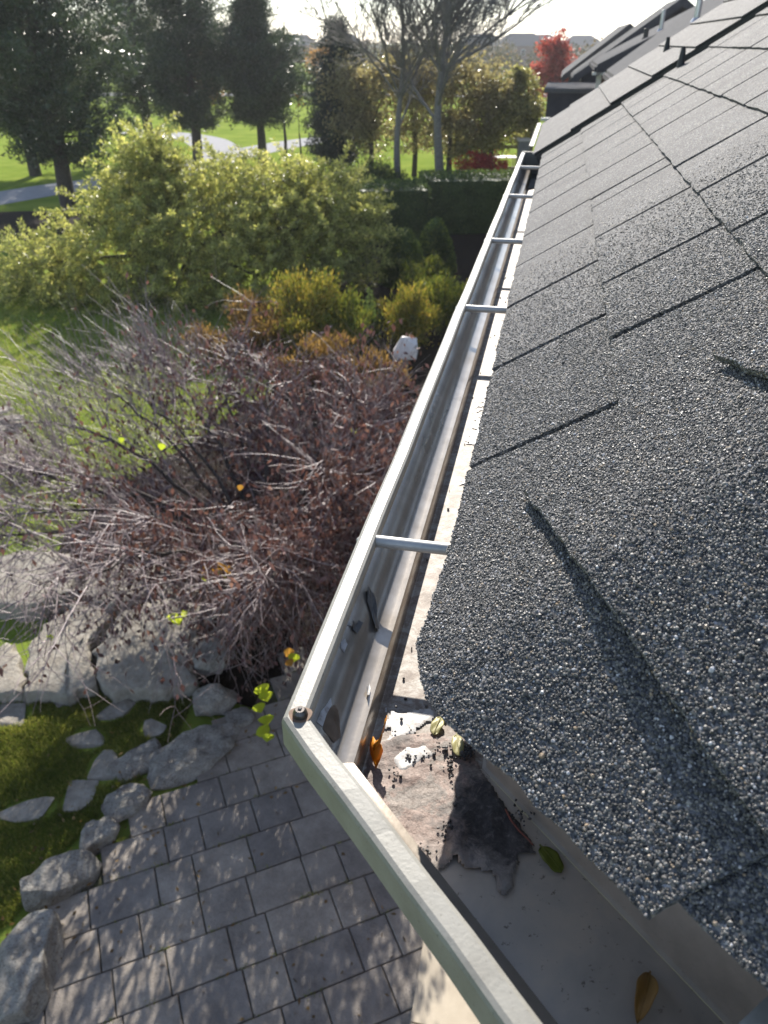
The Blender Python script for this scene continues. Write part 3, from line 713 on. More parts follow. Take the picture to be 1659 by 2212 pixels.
# ---------------------------------------------------------------- fallen leaves and grit in the gutter
def fallen(name, label, px0, px1, wid, mat, lift=.002, curl=.006, arch=.004, kindw=1.0, pw=.5, cat='leaf', z=None):
    A = G(*px0, BZ if z is None else z); B = G(*px1, BZ if z is None else z); c = (A+B)/2
    d = B-A; L = np.linalg.norm(d); d /= L; s = np.cross(UP, d)
    nx, ny = 12, 6; v = []
    for i in range(nx+1):
        t = i/nx; prof = (sin(pi*t**kindw))**pw if 0 < t < 1 else 0
        for j in range(ny+1):
            k = j/ny*2-1
            zz = lift+arch*sin(pi*t)+curl*abs(k)**1.5*prof+.0006*sin(9*t+4*k)
            v.append(A+d*L*t+s*k*wid/2*prof*(1+.04*sin(17*t))+UP*zz)
    f = [(i*(ny+1)+j, (i+1)*(ny+1)+j, (i+1)*(ny+1)+j+1, i*(ny+1)+j+1) for i in range(nx) for j in range(ny)]
    root = empty(name, A, label, cat)
    bl = mesh('blade', v, f, mat, root, True); md = bl.modifiers.new('t','SOLIDIFY'); md.thickness = .0004
    mb = MB(); pts = [A+d*L*t+UP*(lift+arch*sin(pi*t)+.0006) for t in np.linspace(-.06,.97,8)]; tube(mb, pts, np.linspace(.0007,.0003,8), 5)
    mb.build('midrib', mat, root, True); return root
fallen('fallen_leaf', 'pale yellow oval leaflet half under the shingle edge', (952,1556), (936,1594), .0105, MAT['fall_pale'], .004, .0006, .0012, pw=.38)
fallen('fallen_leaf', 'pale cream oval leaflet lying among grit in the gutter corner', (986,1596), (990,1642), .0105, MAT['fall_pale'], .005, .0006, .0012, pw=.38)
fallen('fallen_leaf', 'olive green oval leaflet in the shaded part of the gutter', (1168,1832), (1212,1888), .0125, MAT['fall_green'], .002, .0006, .0012, pw=.38)
fallen('fallen_leaf', 'long brown orange leaf at the bottom edge of the gutter', (1402,2108), (1374,2216), .012, MAT['fall_brown'], .003, .005, .008, pw=.7)
# folded orange leaf standing on the sealant
A = G(812,1640,BZ); root = empty('fallen_leaf', A, 'bright orange curled leaf standing at the gutter corner', 'leaf')
P3 = lambda x, y, zz: G(x, y, BZ+zz)
def skin(name, rows, mat, parent):
    k = len(rows[0]); v = [p for r in rows for p in r]
    f = [(i*k+j, (i+1)*k+j, (i+1)*k+j+1, i*k+j+1) for i in range(len(rows)-1) for j in range(k-1)]
    o = mesh(name, v, f, mat, parent, True); md = o.modifiers.new('t','SOLIDIFY'); md.thickness = .0004; return o
skin('blade', [[P3(806,1622,.012),P3(806,1610,.018),P3(812,1600,.014)],
               [P3(812,1616,.016),P3(815,1602,.024),P3(821,1595,.020)],
               [P3(822,1606,.020),P3(824,1585,.028),P3(828,1580,.025)],
               [P3(826,1590,.024),P3(829,1568,.032),P3(833,1562,.030)],
               [P3(833,1552,.030),P3(834,1548,.034),P3(835,1545,.034)]], MAT['fall_orange'], root)
skin('lower_lobe', [[P3(798,1612,.010),P3(800,1600,.012),P3(806,1590,.014)],
               [P3(800,1628,.006),P3(808,1612,.016),P3(812,1600,.014)],
               [P3(806,1645,.004),P3(818,1622,.014),P3(824,1608,.018)],
               [P3(812,1662,.002),P3(822,1640,.006),P3(828,1622,.012)]], MAT['fall_orange'], root)
fallen('fallen_leaf', 'tiny orange leaf scrap tucked under the shingle edge', (1000,1594), (1020,1606), .008, MAT['fall_orange'], .008, .002, .003)
mb = MB(); pts = [G(x,y,BZ+.006) for x,y in [(1092,1748),(1104,1772),(1122,1795),(1140,1812),(1152,1826)]]; tube(mb, pts, [.0007,.0008,.0008,.0007,.0005], 6)
tag(mb.build('fallen_twig', MAT['stem_red'], None, True), 'thin reddish leaf stalk lying in the shaded gutter', 'twig')
def ico_pts(c, r):
    t = (1+5**.5)/2
    v = np.array([(-1,t,0),(1,t,0),(-1,-t,0),(1,-t,0),(0,-1,t),(0,1,t),(0,-1,-t),(0,1,-t),(t,0,-1),(t,0,1),(-t,0,-1),(-t,0,1)])/1.9
    return c+v*r
ICOF = np.array([(0,11,5),(0,5,1),(0,1,7),(0,7,10),(0,10,11),(1,5,9),(5,11,4),(11,10,2),(10,7,6),(7,1,8),(3,9,4),(3,4,2),(3,2,6),(3,6,8),(3,8,9),(4,9,5),(2,4,11),(6,2,10),(8,6,7),(9,8,1)])
mb = MB()
def grit(cx_, cy_, rx, ry, n, z=.005, sz=.0012):
    for _ in range(n):
        p = G(cx_+rng.normal()*rx, cy_+rng.normal()*ry, BZ+z); mb.add(ico_pts(p, rng.uniform(.55,1.25,(1,3))*sz*rng.lognormal(-.15,.35)), ICOF)
grit(905,1635,16,8,18,.004); grit(960,1625,12,12,18,.004); grit(1008,1620,11,9,70,.005); grit(972,1660,5,14,20,.004); grit(955,1800,8,8,10,.005); grit(985,1735,4,12,9,.004); grit(855,1665,8,12,8)
grit(920,1830,10,12,9); grit(970,1780,8,6,12); grit(1130,1760,12,12,22,.006); grit(870,1600,40,30,10,.003)
for _ in range(75):
    t = .45+1.6*rng.uniform(0,1)**1.6; n = rng.uniform(.056,.11); p = plan(1,t,n)+V(0,0,BZ+.0008); mb.add(ico_pts(p, rng.uniform(.5,1.8,(1,3))*.0013), ICOF)
g_ = mb.build('loose_grit', MAT['grit'], None); tag(g_, 'scattered black shingle granules lying in the gutter', 'grit', kind='stuff')

# ================================================================ PATIO, WALKWAY, STONES
patio_poly = [np.array((-14,-12.0)),np.array((-14,1.0)),np.array((-4.5,1.6))]+[G(*p)[:2] for p in [(-60,2330),(60,2110),(130,1990),(215,1880),(330,1750),(430,1690),(520,1590),(560,1500),(640,1440),(720,1420)]]+[np.array((.9,6.0)),np.array((.2,5.0)),(d1*2.9+a1*(-.36))[:2],(d1*2.0+a1*(-.36))[:2],(d1*1.2+a1*(-.36))[:2],np.array((1.2,-12.0))]
sheet('patio', patio_poly, .010, MAT['joint'])
patio = bpy.data.objects['patio']
ph = radians(68.0); e_r = V(sin(ph), cos(ph), 0); e_c = V(-e_r[1], e_r[0], 0)
PP = [tuple(p) for p in patio_poly]
sizes = [.30,.46,.38,.46,.30,.52]
row = 0; o_ = G(261,2204); rw_ = .355
for r in range(-5, 14):
    t = -3.2+.17*(r*7 % 3); k = r*5
    while t < 3.4:
        L = sizes[k % 6]; k += 1
        c = o_+e_c*(r+.5)*rw_+e_r*(t+L/2); t += L
        cs = [c+e_r*sx*(L/2-.006)+e_c*sy*(rw_/2-.006) for sx, sy in ((-1,-1),(1,-1),(1,1),(-1,1))]
        ins = [inpoly(np.array(q[0]), np.array(q[1]), PP) for q in cs]
        if sum(map(bool, ins)) < 2 or not (1.6 < c[1] < 6.6): continue
        z = .052+rng.uniform(-.003,.003); g = .006; v = []
        for hz, ins_ in ((.011, 0), (z-g, 0), (z, g)):
            for sx, sy in ((-1,-1),(1,-1),(1,1),(-1,1)):
                p = c+e_r*sx*(L/2-.0045-ins_)+e_c*sy*(rw_/2-.0045-ins_); v.append(V(p[0],p[1],hz+.002*sx*rng.uniform(0,1)*(hz == z)))
        f = [(8,9,10,11)]+[(a_*4+i, a_*4+(i+1)%4, (a_+1)*4+(i+1)%4, (a_+1)*4+i) for a_ in (0,1) for i in range(4)]
        mesh('paver', v, f, MAT['paver'], patio)
# broom-finished walkway along the house
wk = None
root = empty('walkway', d1*2.6+a1*.0, 'pale beige broom finished concrete walkway along the house', 'walkway')
for s0, s1 in ((1.0,2.62),(2.632,4.6)):
    v, f = box_vf(d1*(s0+s1)/2+a1*(-.02)+V(0,0,.06), d1*(s1-s0)/2, a1*.335, UP*.06); mesh('concrete_slab', v, f, MAT['concrete'], root)

import bmesh
STONES = []
def rock(name, label, cpx, rx, ry, h, rot=0, mat='stone', seed=0, cat='stone', flat=.55, group=None, z0=0.0):
    """angular broken stone: hull of scattered points, subdivided and roughened"""
    c = G(*cpx, z0); r = np.random.default_rng(seed+11); bm = bmesh.new(); STONES.append((c[0], c[1], rx*.95, ry*.95, rot))
    thin = flat < .2; n = 16 if thin else 26
    for _ in range(n):
        u = r.normal(size=3); u /= np.abs(u).max()**.75*np.linalg.norm(u)**.25
        z = (r.choice([0,.93,1.0]) if thin else np.clip(.5+.62*u[2], 0, 1))*h
        q = V(u[0]*rx, u[1]*ry, 0)*r.uniform(.86,1.05); x, y = q[0]*cos(rot)-q[1]*sin(rot), q[0]*sin(rot)+q[1]*cos(rot)
        bm.verts.new((c[0]+x, c[1]+y, z-.02))
    res = bmesh.ops.convex_hull(bm, input=bm.verts)
    bmesh.ops.delete(bm, geom=list({g for g in res['geom_interior']+res['geom_unused'] if isinstance(g, bmesh.types.BMVert)}), context='VERTS')
    bmesh.ops.triangulate(bm, faces=bm.faces[:])
    for _ in range(2): bmesh.ops.subdivide_edges(bm, edges=bm.edges[:], cuts=2 if _ == 0 else 1, use_grid_fill=True)
    bmesh.ops.smooth_vert(bm, verts=bm.verts[:], factor=.45, use_axis_x=True, use_axis_y=True, use_axis_z=True)
    bm.normal_update(); am = .05*min(1, h/.15)*(.35 if thin else 1)
    for v in bm.verts:
        p = np.array(v.co); k = fbm(np.array(p[0]*7+p[2]*5+50), np.array(p[1]*7-p[2]*6+50), seed, 4)-.5
        v.co += v.normal*float(k*2*am)
    me = bpy.data.meshes.new(name); bm.to_mesh(me); bm.free(); me.materials.append(MAT[mat]); o = bpy.data.objects.new(name, me); link(o)
    return tag(o, label, cat, group)
def slab(name, label, pxs, z, mat, seed, cat='stone'):
    r = np.random.default_rng(seed); P = np.array([G(x, y, z)[:2] for x, y in pxs]); n = len(P); Q = []
    for i in range(n):
        for k in range(6): Q.append(P[i]*(1-k/6)+P[(i+1)%n]*k/6+r.normal(size=2)*.022)
    Q = np.array(Q); c = Q.mean(0); m = len(Q); v = []
    rings = [(1.0,0.0),(1.0,z-.03),(.985,z-.008),(.96,z),(.8,z+.004),(.6,z+.002),(.4,z+.006),(.2,z+.003)]
    for k, zz in rings:
        for q in Q:
            g = c+(q-c)*k; v.append(V(*g, zz+(0 if zz < z-.02 else .05*(fbm(np.array(g[0]*6+60), np.array(g[1]*6+60), seed)-.5))))
    v.append(V(*c, z+.05*(fbm(np.array(c[0]*6+60), np.array(c[1]*6+60), seed)-.5))); f = [(j*m+i, j*m+(i+1)%m, (j+1)*m+(i+1)%m, (j+1)*m+i) for j in range(len(rings)-1) for i in range(m)]+[((len(rings)-1)*m+i, (len(rings)-1)*m+(i+1)%m, len(rings)*m) for i in range(m)]
    return tag(mesh(name, v, f, MAT[mat], None, True), label, cat)
rock('boulder', 'large grey boulder at the bottom left edge of the patio', (52,2115), .27, .37, .30, .2, seed=1, group='border stones')
rock('boulder', 'long dark grey stone second up from the bottom left boulder', (140,1912), .34, .17, .20, radians(38), seed=2, group='border stones')
rock('boulder', 'small rough stone between the long dark stone and the broad slab', (212,1812), .18, .13, .15, radians(40), seed=3, group='border stones')
rock('boulder', 'knobbly pale stone beside the grass below the broad slab', (275,1745), .24, .15, .16, radians(42), seed=4, group='border stones')
rock('boulder', 'broad flat pale slab stone at the patio edge nearest the gutter', (415,1640), .50, .26, .14, radians(40), seed=5, group='border stones', flat=.25)
rock('boulder', 'grey stone above the broad slab under the twigs', (300,1650), .26, .16, .12, radians(45), seed=6, group='border stones', flat=.3)
rock('boulder', 'squarish upright stone beside the dark gap under the shrub', (468,1525), .24, .18, .22, radians(15), seed=7, group='border stones', flat=.3)
rock('boulder', 'tall grey stone at the end of the big pale slab', (470,1440), .22, .24, .30, .1, seed=8, group='border stones', flat=.25)
rock('boulder', 'pale stone at the upper end of the big slab near the dark gap', (480,1350), .26, .30, .30, .4, seed=9, group='border stones', flat=.25)
rock('boulder', 'dark small stone between the broad slab and green leaves', (520,1560), .14, .14, .12, .4, seed=10, group='border stones')
for lb, P_, z_, sd_ in [
  ('broad pale slab stone under the twigs next to the tall grey stone', [(215,1480),(205,1400),(255,1330),(330,1290),(430,1300),(432,1360),(415,1420),(420,1478),(330,1492)], .19, 21),
  ('pale slab stone left of the broad slab under the twigs', [(60,1495),(50,1420),(95,1345),(170,1300),(240,1318),(195,1395),(203,1478),(140,1500)], .17, 22),
  ('slab stone at the left picture edge above the grass', [(-60,1500),(-60,1430),(20,1385),(42,1420),(50,1492)], .16, 23),
  ('pale slab stone behind the broad slab below the twig mass', [(160,1285),(200,1225),(330,1215),(430,1255),(425,1288),(330,1278),(250,1305)], .22, 24),
  ('upper left slab stone under the leafless twigs', [(-60,1290),(-60,1215),(60,1185),(180,1200),(150,1275),(60,1310)], .24, 25)]:
    slab('stone_slab', lb, P_, z_, 'flag', sd_)
fl = [((25,1545),.22,.17,'pale flagstone in the grass at the left picture edge'),((150,1505),.20,.13,'small flagstone next to the big slab in the grass'),
      ((190,1598),.20,.15,'upper middle pale flagstone set in the grass'),((255,1535),.22,.14,'flagstone in the grass just below the big slab'),
      ((225,1660),.22,.17,'flagstone beside the border stones in the grass'),((62,1752),.26,.14,'lowest flagstone in the grass left of the border stones'),
      ((170,1720),.20,.15,'shaded flagstone between the lowest one and the border stones'),((330,1575),.16,.12,'narrow flagstone near the squarish stone')]
for i, (c, rx, ry, lb) in enumerate(fl): rock('flagstone', lb, c, rx, ry, .045, i*1.3, 'flag', 40+i, 'flagstone', .1, 'flagstones in the grass')
# timber offcuts at the left edge
root = empty('timber_stack', G(10,935), 'weathered grey planks stacked at the left picture edge', 'planks')
for i, (dx, dz, an_) in enumerate(((0,.05,.1),(.12,.10,.0),(-.05,.15,-.2),(.1,.21,.12),(0,.27,.9))):
    v, f = box_vf(G(5,935)+V(-.35+dx,dx,dz), V(cos(an_),sin(an_),0)*.6, V(-sin(an_),cos(an_),0)*.09, UP*.022); mesh('plank', v, f, MAT['flag'], root)
# garden ornament
q = G(875,815); root = empty('garden_ornament', q, 'pale angular stone ornament on a brown post among the golden shrubs', 'ornament')
def lathe(name, c, prof, mat, parent, k=8, rot=.3):
    v = []
    for r, z in prof:
        for i in range(k): t = i/k*2*pi+rot; v.append(c+V(r*cos(t), r*sin(t), z))
    n = len(prof); f = [(j*k+i, j*k+(i+1)%k, (j+1)*k+(i+1)%k, (j+1)*k+i) for j in range(n-1) for i in range(k)]+[tuple(range(k))[::-1], tuple((n-1)*k+i for i in range(k))]
    return mesh(name, v, f, mat, parent)
lathe('post', q, [(.10,0),(.07,.08),(.07,.36)], MAT['wood'], root)
r_ = np.random.default_rng(4); bm = bmesh.new()
for _ in range(18):
    u = r_.normal(size=3); u /= np.abs(u).max()**.7*np.linalg.norm(u)**.3; bm.verts.new(tuple(q+V(u[0]*.25, u[1]*.16, .60+u[2]*.24)))
res = bmesh.ops.convex_hull(bm, input=bm.verts); bmesh.ops.delete(bm, geom=list({g for g in res['geom_interior']+res['geom_unused'] if isinstance(g, bmesh.types.BMVert)}), context='VERTS')
bmesh.ops.translate(bm, verts=bm.verts[:], vec=tuple(-q)); me = bpy.data.meshes.new('body'); bm.to_mesh(me); bm.free(); me.materials.append(MAT['white']); link(bpy.data.objects.new('body', me), root)

# ================================================================ PLANTS
def bez(p0, p1, p2, n):
    t = np.linspace(0,1,n)[:,None]; return (1-t)**2*p0+2*t*(1-t)*p1+t*t*p2
# ---- purple weeping redbud in front of the patio
R = np.random.default_rng(21)
base = V(-1.15,7.05,0); root = empty('redbud_tree', base, 'low spreading tree with dry purple brown leaves and bare grey twigs', 'tree')
tr, tw = MB(), MB(); LP, LD = [], []
top = base+V(-.1,-.05,.85)
tube(tr, [base-V(0,0,.1), base+V(.03,0,.4), base+V(-.04,0,.75), top], [.13,.10,.09,.085], 10)
limbs = []
ctr = V(-1.8,7.1,2.0)
for i in range(23):
    an = i/23*2*pi+R.uniform(-.15,.15); el = R.uniform(.0,.75)
    ex = ctr+V(cos(an)*(2.45 if cos(an) > 0 else 2.9)*R.uniform(.65,1), sin(an)*2.45*R.uniform(.65,1), .85*el-.25)
    mid = (top*.45+ex*.55)+V(0,0,R.uniform(.45,.9))
    pts = bez(top-V(0,0,R.uniform(0,.3)), mid, ex, 12)+R.normal(size=(12,3))*.02
    tube(tr, pts, np.linspace(.032,.008,12), 6); limbs.append(pts)
def twig(p, d, L, r0, n, droop, mbt, jit=.16, k=4):
    pts = [p]; d = d/np.linalg.norm(d)
    for _ in range(n):
        d = d+R.normal(size=3)*jit+V(0,0,-droop); d /= np.linalg.norm(d); pts.append(pts[-1]+d*L/n)
    pts = np.array(pts); tube(mbt, pts, np.linspace(r0, r0*.35, n+1), k); return pts
for pts in limbs:
    for j in range(19):
        i = R.integers(2, 12); p = pts[i]
        if (p[1] < 6.0 and R.random() < .35) or (p[0] > -.2 and R.random() < .4): continue
        out_ = p-ctr; out_[2] *= .4; out_ /= np.linalg.norm(out_)+1e-6
        side = np.cross(pts[min(i+1,11)]-pts[i-1], UP); side /= np.linalg.norm(side)+1e-6
        d = out_*R.uniform(.3,1)+side*R.choice([-1,1])*R.uniform(.2,.9)+V(0,0,R.uniform(-.2,.55))
        q = twig(p, d, R.uniform(.6,1.25), .0085, 7, .03, tw, .14)
        for m in range(16):
            ii = R.integers(1, 8)
            if q[ii][0] > .12 or (q[ii][0] < -2.2 and R.random() < .12): continue
            d2_ = (q[ii]-q[ii-1]); d2_ /= np.linalg.norm(d2_); dd = d2_*.6+R.normal(size=3)*.5
            far = (q[ii][0] < -2.2) and (q[ii][1] > 6.2)
            if far: dd = dd*.5+V(-.45,.25,.6)
            s_ = twig(q[ii], dd, R.uniform(.3,.75)*(1.35 if far else 1), .0042, 5, -.02 if far else .05, tw, .13, 3)
            dens = np.clip((s_[0][0]+3.1)/1.5, .05, 1)*np.clip((s_[0][1]-4.9)/1.2, .12, 1)*(1 if s_[0][1] < 7.3 else .5)
            nl = R.poisson(12*dens)
            if nl:
                k = R.integers(0, 6, nl); LP.append(s_[k]+R.normal(size=(nl,3))*.025); LD.append(V(0,0,-1)+R.normal(size=(nl,3))*.45)
            for _q in range(R.integers(0,3)): twig(s_[R.integers(1,5)], dd+R.normal(size=3)*.7, R.uniform(.15,.4), .0030, 3, .03, tw, .15, 3)
tr.build('trunk', MAT['bark'], root, True); tw.build('twigs', MAT['twig'], root)
mb = MB(); c = np.concatenate(LP); dd = np.concatenate(LD); leaves(mb, c, dd, R.uniform(.05,.10,len(c)), R.uniform(.022,.045,len(c)), R); mb.build('crown', MAT['redbud_leaf'], root); print('redbud leaves', len(c))
def bigleaf(x, y, z, L, W, tilt, mat='green_leaf'):
    c = G(x, y, z); d = V(cos(tilt),.25*sin(tilt*3),sin(tilt)); d /= np.linalg.norm(d); s = np.cross(d, V(.25,-.85,.45)); s /= np.linalg.norm(s); n_ = np.cross(d,s)
    pr = [(0,0),(.12,.30),(.35,.5),(.6,.42),(.85,.18),(1,0)]; v = [c+d*L*t for t,_ in pr]+[c+d*L*t+s*W*q+n_*W*.18*q for t,q in pr[1:-1]]+[c+d*L*t-s*W*q+n_*W*.18*q for t,q in pr[1:-1]]
    f = [(0,1,6),(1,2,7,6),(2,3,8,7),(3,4,9,8),(4,5,9),(0,10,1),(1,10,11,2),(2,11,12,3),(3,12,13,4),(4,13,5)]
    o = mesh('leaf', v, f, MAT[mat], root); o['label'] = 'yellow green heart shaped leaf still on the twigs'; return o
for x, y, z, L, W in [(472,1215,1.9,.17,.14),(488,1222,1.9,.16,.12),(480,1228,1.85,.15,.11),(434,1222,1.9,.12,.09),(442,1240,1.85,.10,.07),(372,1325,1.7,.13,.11),(402,1318,1.7,.10,.06),(380,1335,1.7,.11,.09),
                      (628,1400,1.6,.12,.09),(640,1412,1.6,.12,.10),(622,1425,1.6,.09,.08),(560,1480,1.5,.15,.13),(572,1495,1.45,.15,.12),(556,1520,1.4,.14,.11),(574,1545,1.35,.16,.13),(560,1570,1.3,.15,.12),(582,1585,1.3,.12,.1),(105,1370,1.6,.10,.05),
                      (350,958,2.4,.09,.08),(262,945,2.4,.07,.06),(770,925,2.2,.11,.09),(20,955,2.2,.09,.08),(520,1047,2.3,.08,.06)]:
    bigleaf(x, y, z, L, W, -pi/2+rng.uniform(-.5,.5), 'green_leaf' if rng.random() < .85 else 'orange_leaf')

# ---- feathery yellow green tree in mid garden
R = np.random.default_rng(5)
root = empty('locust_tree', (-5.3,21.6,0), 'wide feathery yellow green tree on the lawn', 'tree')
lobes = [((318,350),18.6,.45,.75),((335,375),18.5,.5,.6),((120,600),17.6,1.35,.95),((60,575),18.2,.9,.7),((250,540),18,1.5,1.1),((310,400),18.4,.75,.85),((300,460),18.2,1.1,.9),((420,500),18,1.7,1.3),((560,470),18.6,1.7,1.2),((680,480),18.2,1.5,1.2),((735,480),18,.85,.9),((540,590),17.4,1.8,1.0),((380,620),17.2,1.5,.85),((700,560),17.6,1.2,1.1),((460,420),19,1.1,.75),((620,415),19,1.1,.7),((700,425),18.6,.8,.6),((220,640),17.2,1.0,.6)]
tr = MB(); mb = MB(); basep = V(-5.3,21.6,0)
tube(tr, [basep-V(0,0,.1), basep+V(.05,0,.5), basep+V(-.05,0,.95)], [.17,.14,.13], 9)
for (px_, Y, rh, rv) in lobes:
    Y += 3.0; rh *= 1.14; rv *= 1.14; c = AT(*px_, Y); pts = bez(basep+V(0,0,.8), (basep+c)/2+V(0,0,.6), c, 9); tube(tr, pts, np.linspace(.08,.02,9), 6)
    n = int(85*rh*rv)+30
    for _ in range(n):
        u = unit(R,1)[0]; rr = R.uniform(.35,1.02); o_p = c+u*V(rh,rh,rv)*rr
        d = u*V(1,1,.5)*.8+V(0,0,.45)+R.normal(size=3)*.35; d /= np.linalg.norm(d)
        L = R.uniform(.4,.95); q = [o_p]; m = 7
        for i in range(m): d = d+V(0,0,-.13)+R.normal(size=3)*.06; d /= np.linalg.norm(d); q.append(q[-1]+d*L/m)
        q = np.array(q); tube(tr, q, np.linspace(.008,.002,m+1), 3)
        nl = int(95*L); k = R.uniform(0,m-.01,nl); i0 = k.astype(int); f_ = (k-i0)[:,None]; cc = q[i0]*(1-f_)+q[i0+1]*f_
        ax = q[i0+1]-q[i0]; ax /= np.linalg.norm(ax,axis=1,keepdims=True)
        sd_ = np.cross(ax, R.normal(size=(nl,3))); sd_ /= np.linalg.norm(sd_,axis=1,keepdims=True)
        leaves(mb, cc, ax*.45+sd_, R.uniform(.08,.15,nl), R.uniform(.024,.042,nl), R)
tr.build('trunk', MAT['bark'], root, True); mb.build('crown', MAT['locust'], root)

# ---- upright feathery shrubs
def plume(name, label, basep, rx, h, n, mat, seed, blade=.10, upw=.9, tips=7, group=None, cat='shrub'):
    R = np.random.default_rng(seed); root = empty(name, basep, label, cat, group); tr, mb = MB(), MB()
    ns = 14
    for i in range(ns):
        an = R.uniform(0,2*pi); k = sqrt(R.uniform(0,1)); e = basep+V(cos(an)*rx*k, sin(an)*rx*k, h*R.uniform(.7,1.02)*(1-.45*k*k))
        pts = bez(basep+V(0,0,-.03), basep+V(cos(an)*rx*k*.6, sin(an)*rx*k*.6, h*.35), e, 8); tube(tr, pts, np.linspace(.02,.004,8), 4)
        m = n//ns; t = R.beta(2.2,1.3,m)*7; i0 = np.minimum(t.astype(int),6); f_ = (t-i0)[:,None]
        spread = (.30*rx*(1.15-t/7*.75))[:,None]
        c = pts[i0]*(1-f_)+pts[i0+1]*f_+R.normal(size=(m,3))*spread*V(1,1,.7)
        c[:,2] = np.maximum(c[:,2], .04)
        d = (pts[i0+1]-pts[i0]); d /= np.linalg.norm(d,axis=1,keepdims=True); d = d*upw+R.normal(size=(m,3))*.45+V(0,0,.35)
        leaves(mb, c, d, R.uniform(.6,1.5,m)*blade, R.uniform(.18,.32,m)*blade, R)
    tr.build('stems', MAT['bark'], root); mb.build('foliage', MAT[mat], root); return root
for i, (bx, by, rx, h, mt, n, lb) in enumerate([
    (650,770,.95,2.15,'gold',8000,'tall golden feathery shrub behind the purple tree'),
    (560,760,.85,1.35,'rust',6000,'rusty brown feathery shrub left of the tall golden one'),
    (745,775,.55,1.55,'gold_green',5000,'narrow yellow green feathery shrub right of the tall golden one'),
    (690,830,.75,1.2,'rust',5000,'low rusty shrub in front of the golden shrubs'),
    (880,745,.75,1.45,'gold',6000,'golden shrub with orange tips left of the gutter'),
    (960,715,.75,1.55,'gold_green',6500,'soft green feathery shrub against the gutter below the cones'),
    (920,660,.7,1.35,'gold_green',5500,'feathery green shrub in front of the clipped cones'),
    (800,860,.7,.9,'rust',4500,'low brown shrub below the white garden ornament'),
    (480,780,.7,.9,'rust',4000,'low pinkish brown shrub beside the lawn')]):
    plume('feathery_shrub', lb, G(bx,by), rx, h, n, mt, 60+i, group='feathery shrubs in the bed')
plume('dwarf_conifer', 'small dark green conifer between the golden shrubs', G(800,745), .28, 1.25, 4500, 'hedge', 80, .06)
plume('low_shrub', 'leafy green low shrub under the bare trees', G(815,425), 1.3, 1.5, 6000, 'shrub_green', 81, .14)
plume('low_shrub', 'grey green low shrub beside the dark spruce', G(770,440), 1.2, 1.1, 5000, 'shrub_green', 82, .14)

# ---- clipped hedges and cones
def clipped(name, label, basep, ax, ay, h, shape, n, seed, cat='hedge', group=None, mat='hedge'):
    R = np.random.default_rng(seed); root = empty(name, basep, label, cat, group); mb = MB()
    if shape == 'box':
        u = R.uniform(-1,1,(n,3)); f = R.integers(0,5,n)
        for i in range(5):
            m = f == i
            if i < 4: u[m, i//2] = 1 if i % 2 else -1
            else: u[m, 2] = 1
        c = basep+u[:,:1]*ax+u[:,1:2]*ay+((u[:,2:]+1)/2)*V(0,0,h)
        nr = np.where((f[:,None] == 4), UP, np.where(f[:,None] < 2, np.sign(u[:,:1])*ax/np.linalg.norm(ax), np.sign(u[:,1:2])*ay/np.linalg.norm(ay)))
        bv, bf = box_vf(basep+V(0,0,h*.48), ax*.96, ay*.93, UP*h*.48)
    else:
        t = R.uniform(0,2*pi,n); z = 1-np.sqrt(R.uniform(0,1,n)); r = np.linalg.norm(ax)
        rad = r*(1-z**1.7)**.75
        c = basep+np.stack([rad*np.cos(t), rad*np.sin(t), z*h],1); nr = np.stack([np.cos(t),np.sin(t),np.full(n,.5)],1)
        bv = []; k = 16
        for zz in np.linspace(0,.98,8):
            rr = r*.95*(1-zz**1.7)**.75; bv += [basep+V(rr*cos(i/k*2*pi), rr*sin(i/k*2*pi), zz*h) for i in range(k)]
        bf = [(j*k+i, j*k+(i+1)%k, (j+1)*k+(i+1)%k, (j+1)*k+i) for j in range(7) for i in range(k)]
    c = c+R.normal(size=(n,3))*.02
    leaves(mb, c, nr*.8+R.normal(size=(n,3))*.6+V(0,0,.2), R.uniform(.05,.11,n), R.uniform(.03,.05,n), R)
    mb.build('foliage', MAT[mat], root); mesh('inner_mass', bv, bf, MAT['hedge'], root)
    return root
c = G(858,530); clipped('hedge', 'dark clipped hedge block on the left behind the cones', c+V(-.2,.9,0), V(1.15,.1,0), V(-.1,.9,0), 1.75, 'box', 9000, 1, group='clipped hedge blocks')
c = G(1000,510); clipped('hedge', 'wide dark clipped hedge block against the gutter line', c+V(.35,1.3,0), V(1.7,.15,0), V(-.1,1.0,0), 1.8, 'box', 12000, 2, group='clipped hedge blocks')
clipped('topiary_cone', 'clipped dark green cone left of the pair before the hedge', G(872,612), V(.62,0,0), V(0,.62,0), 1.5, 'cone', 9000, 3, 'topiary', 'clipped cones', 'cone')
clipped('topiary_cone', 'clipped dark green cone right of the pair before the hedge', G(938,585), V(.58,0,0), V(0,.58,0), 1.5, 'cone', 9000, 4, 'topiary', 'clipped cones', 'cone')

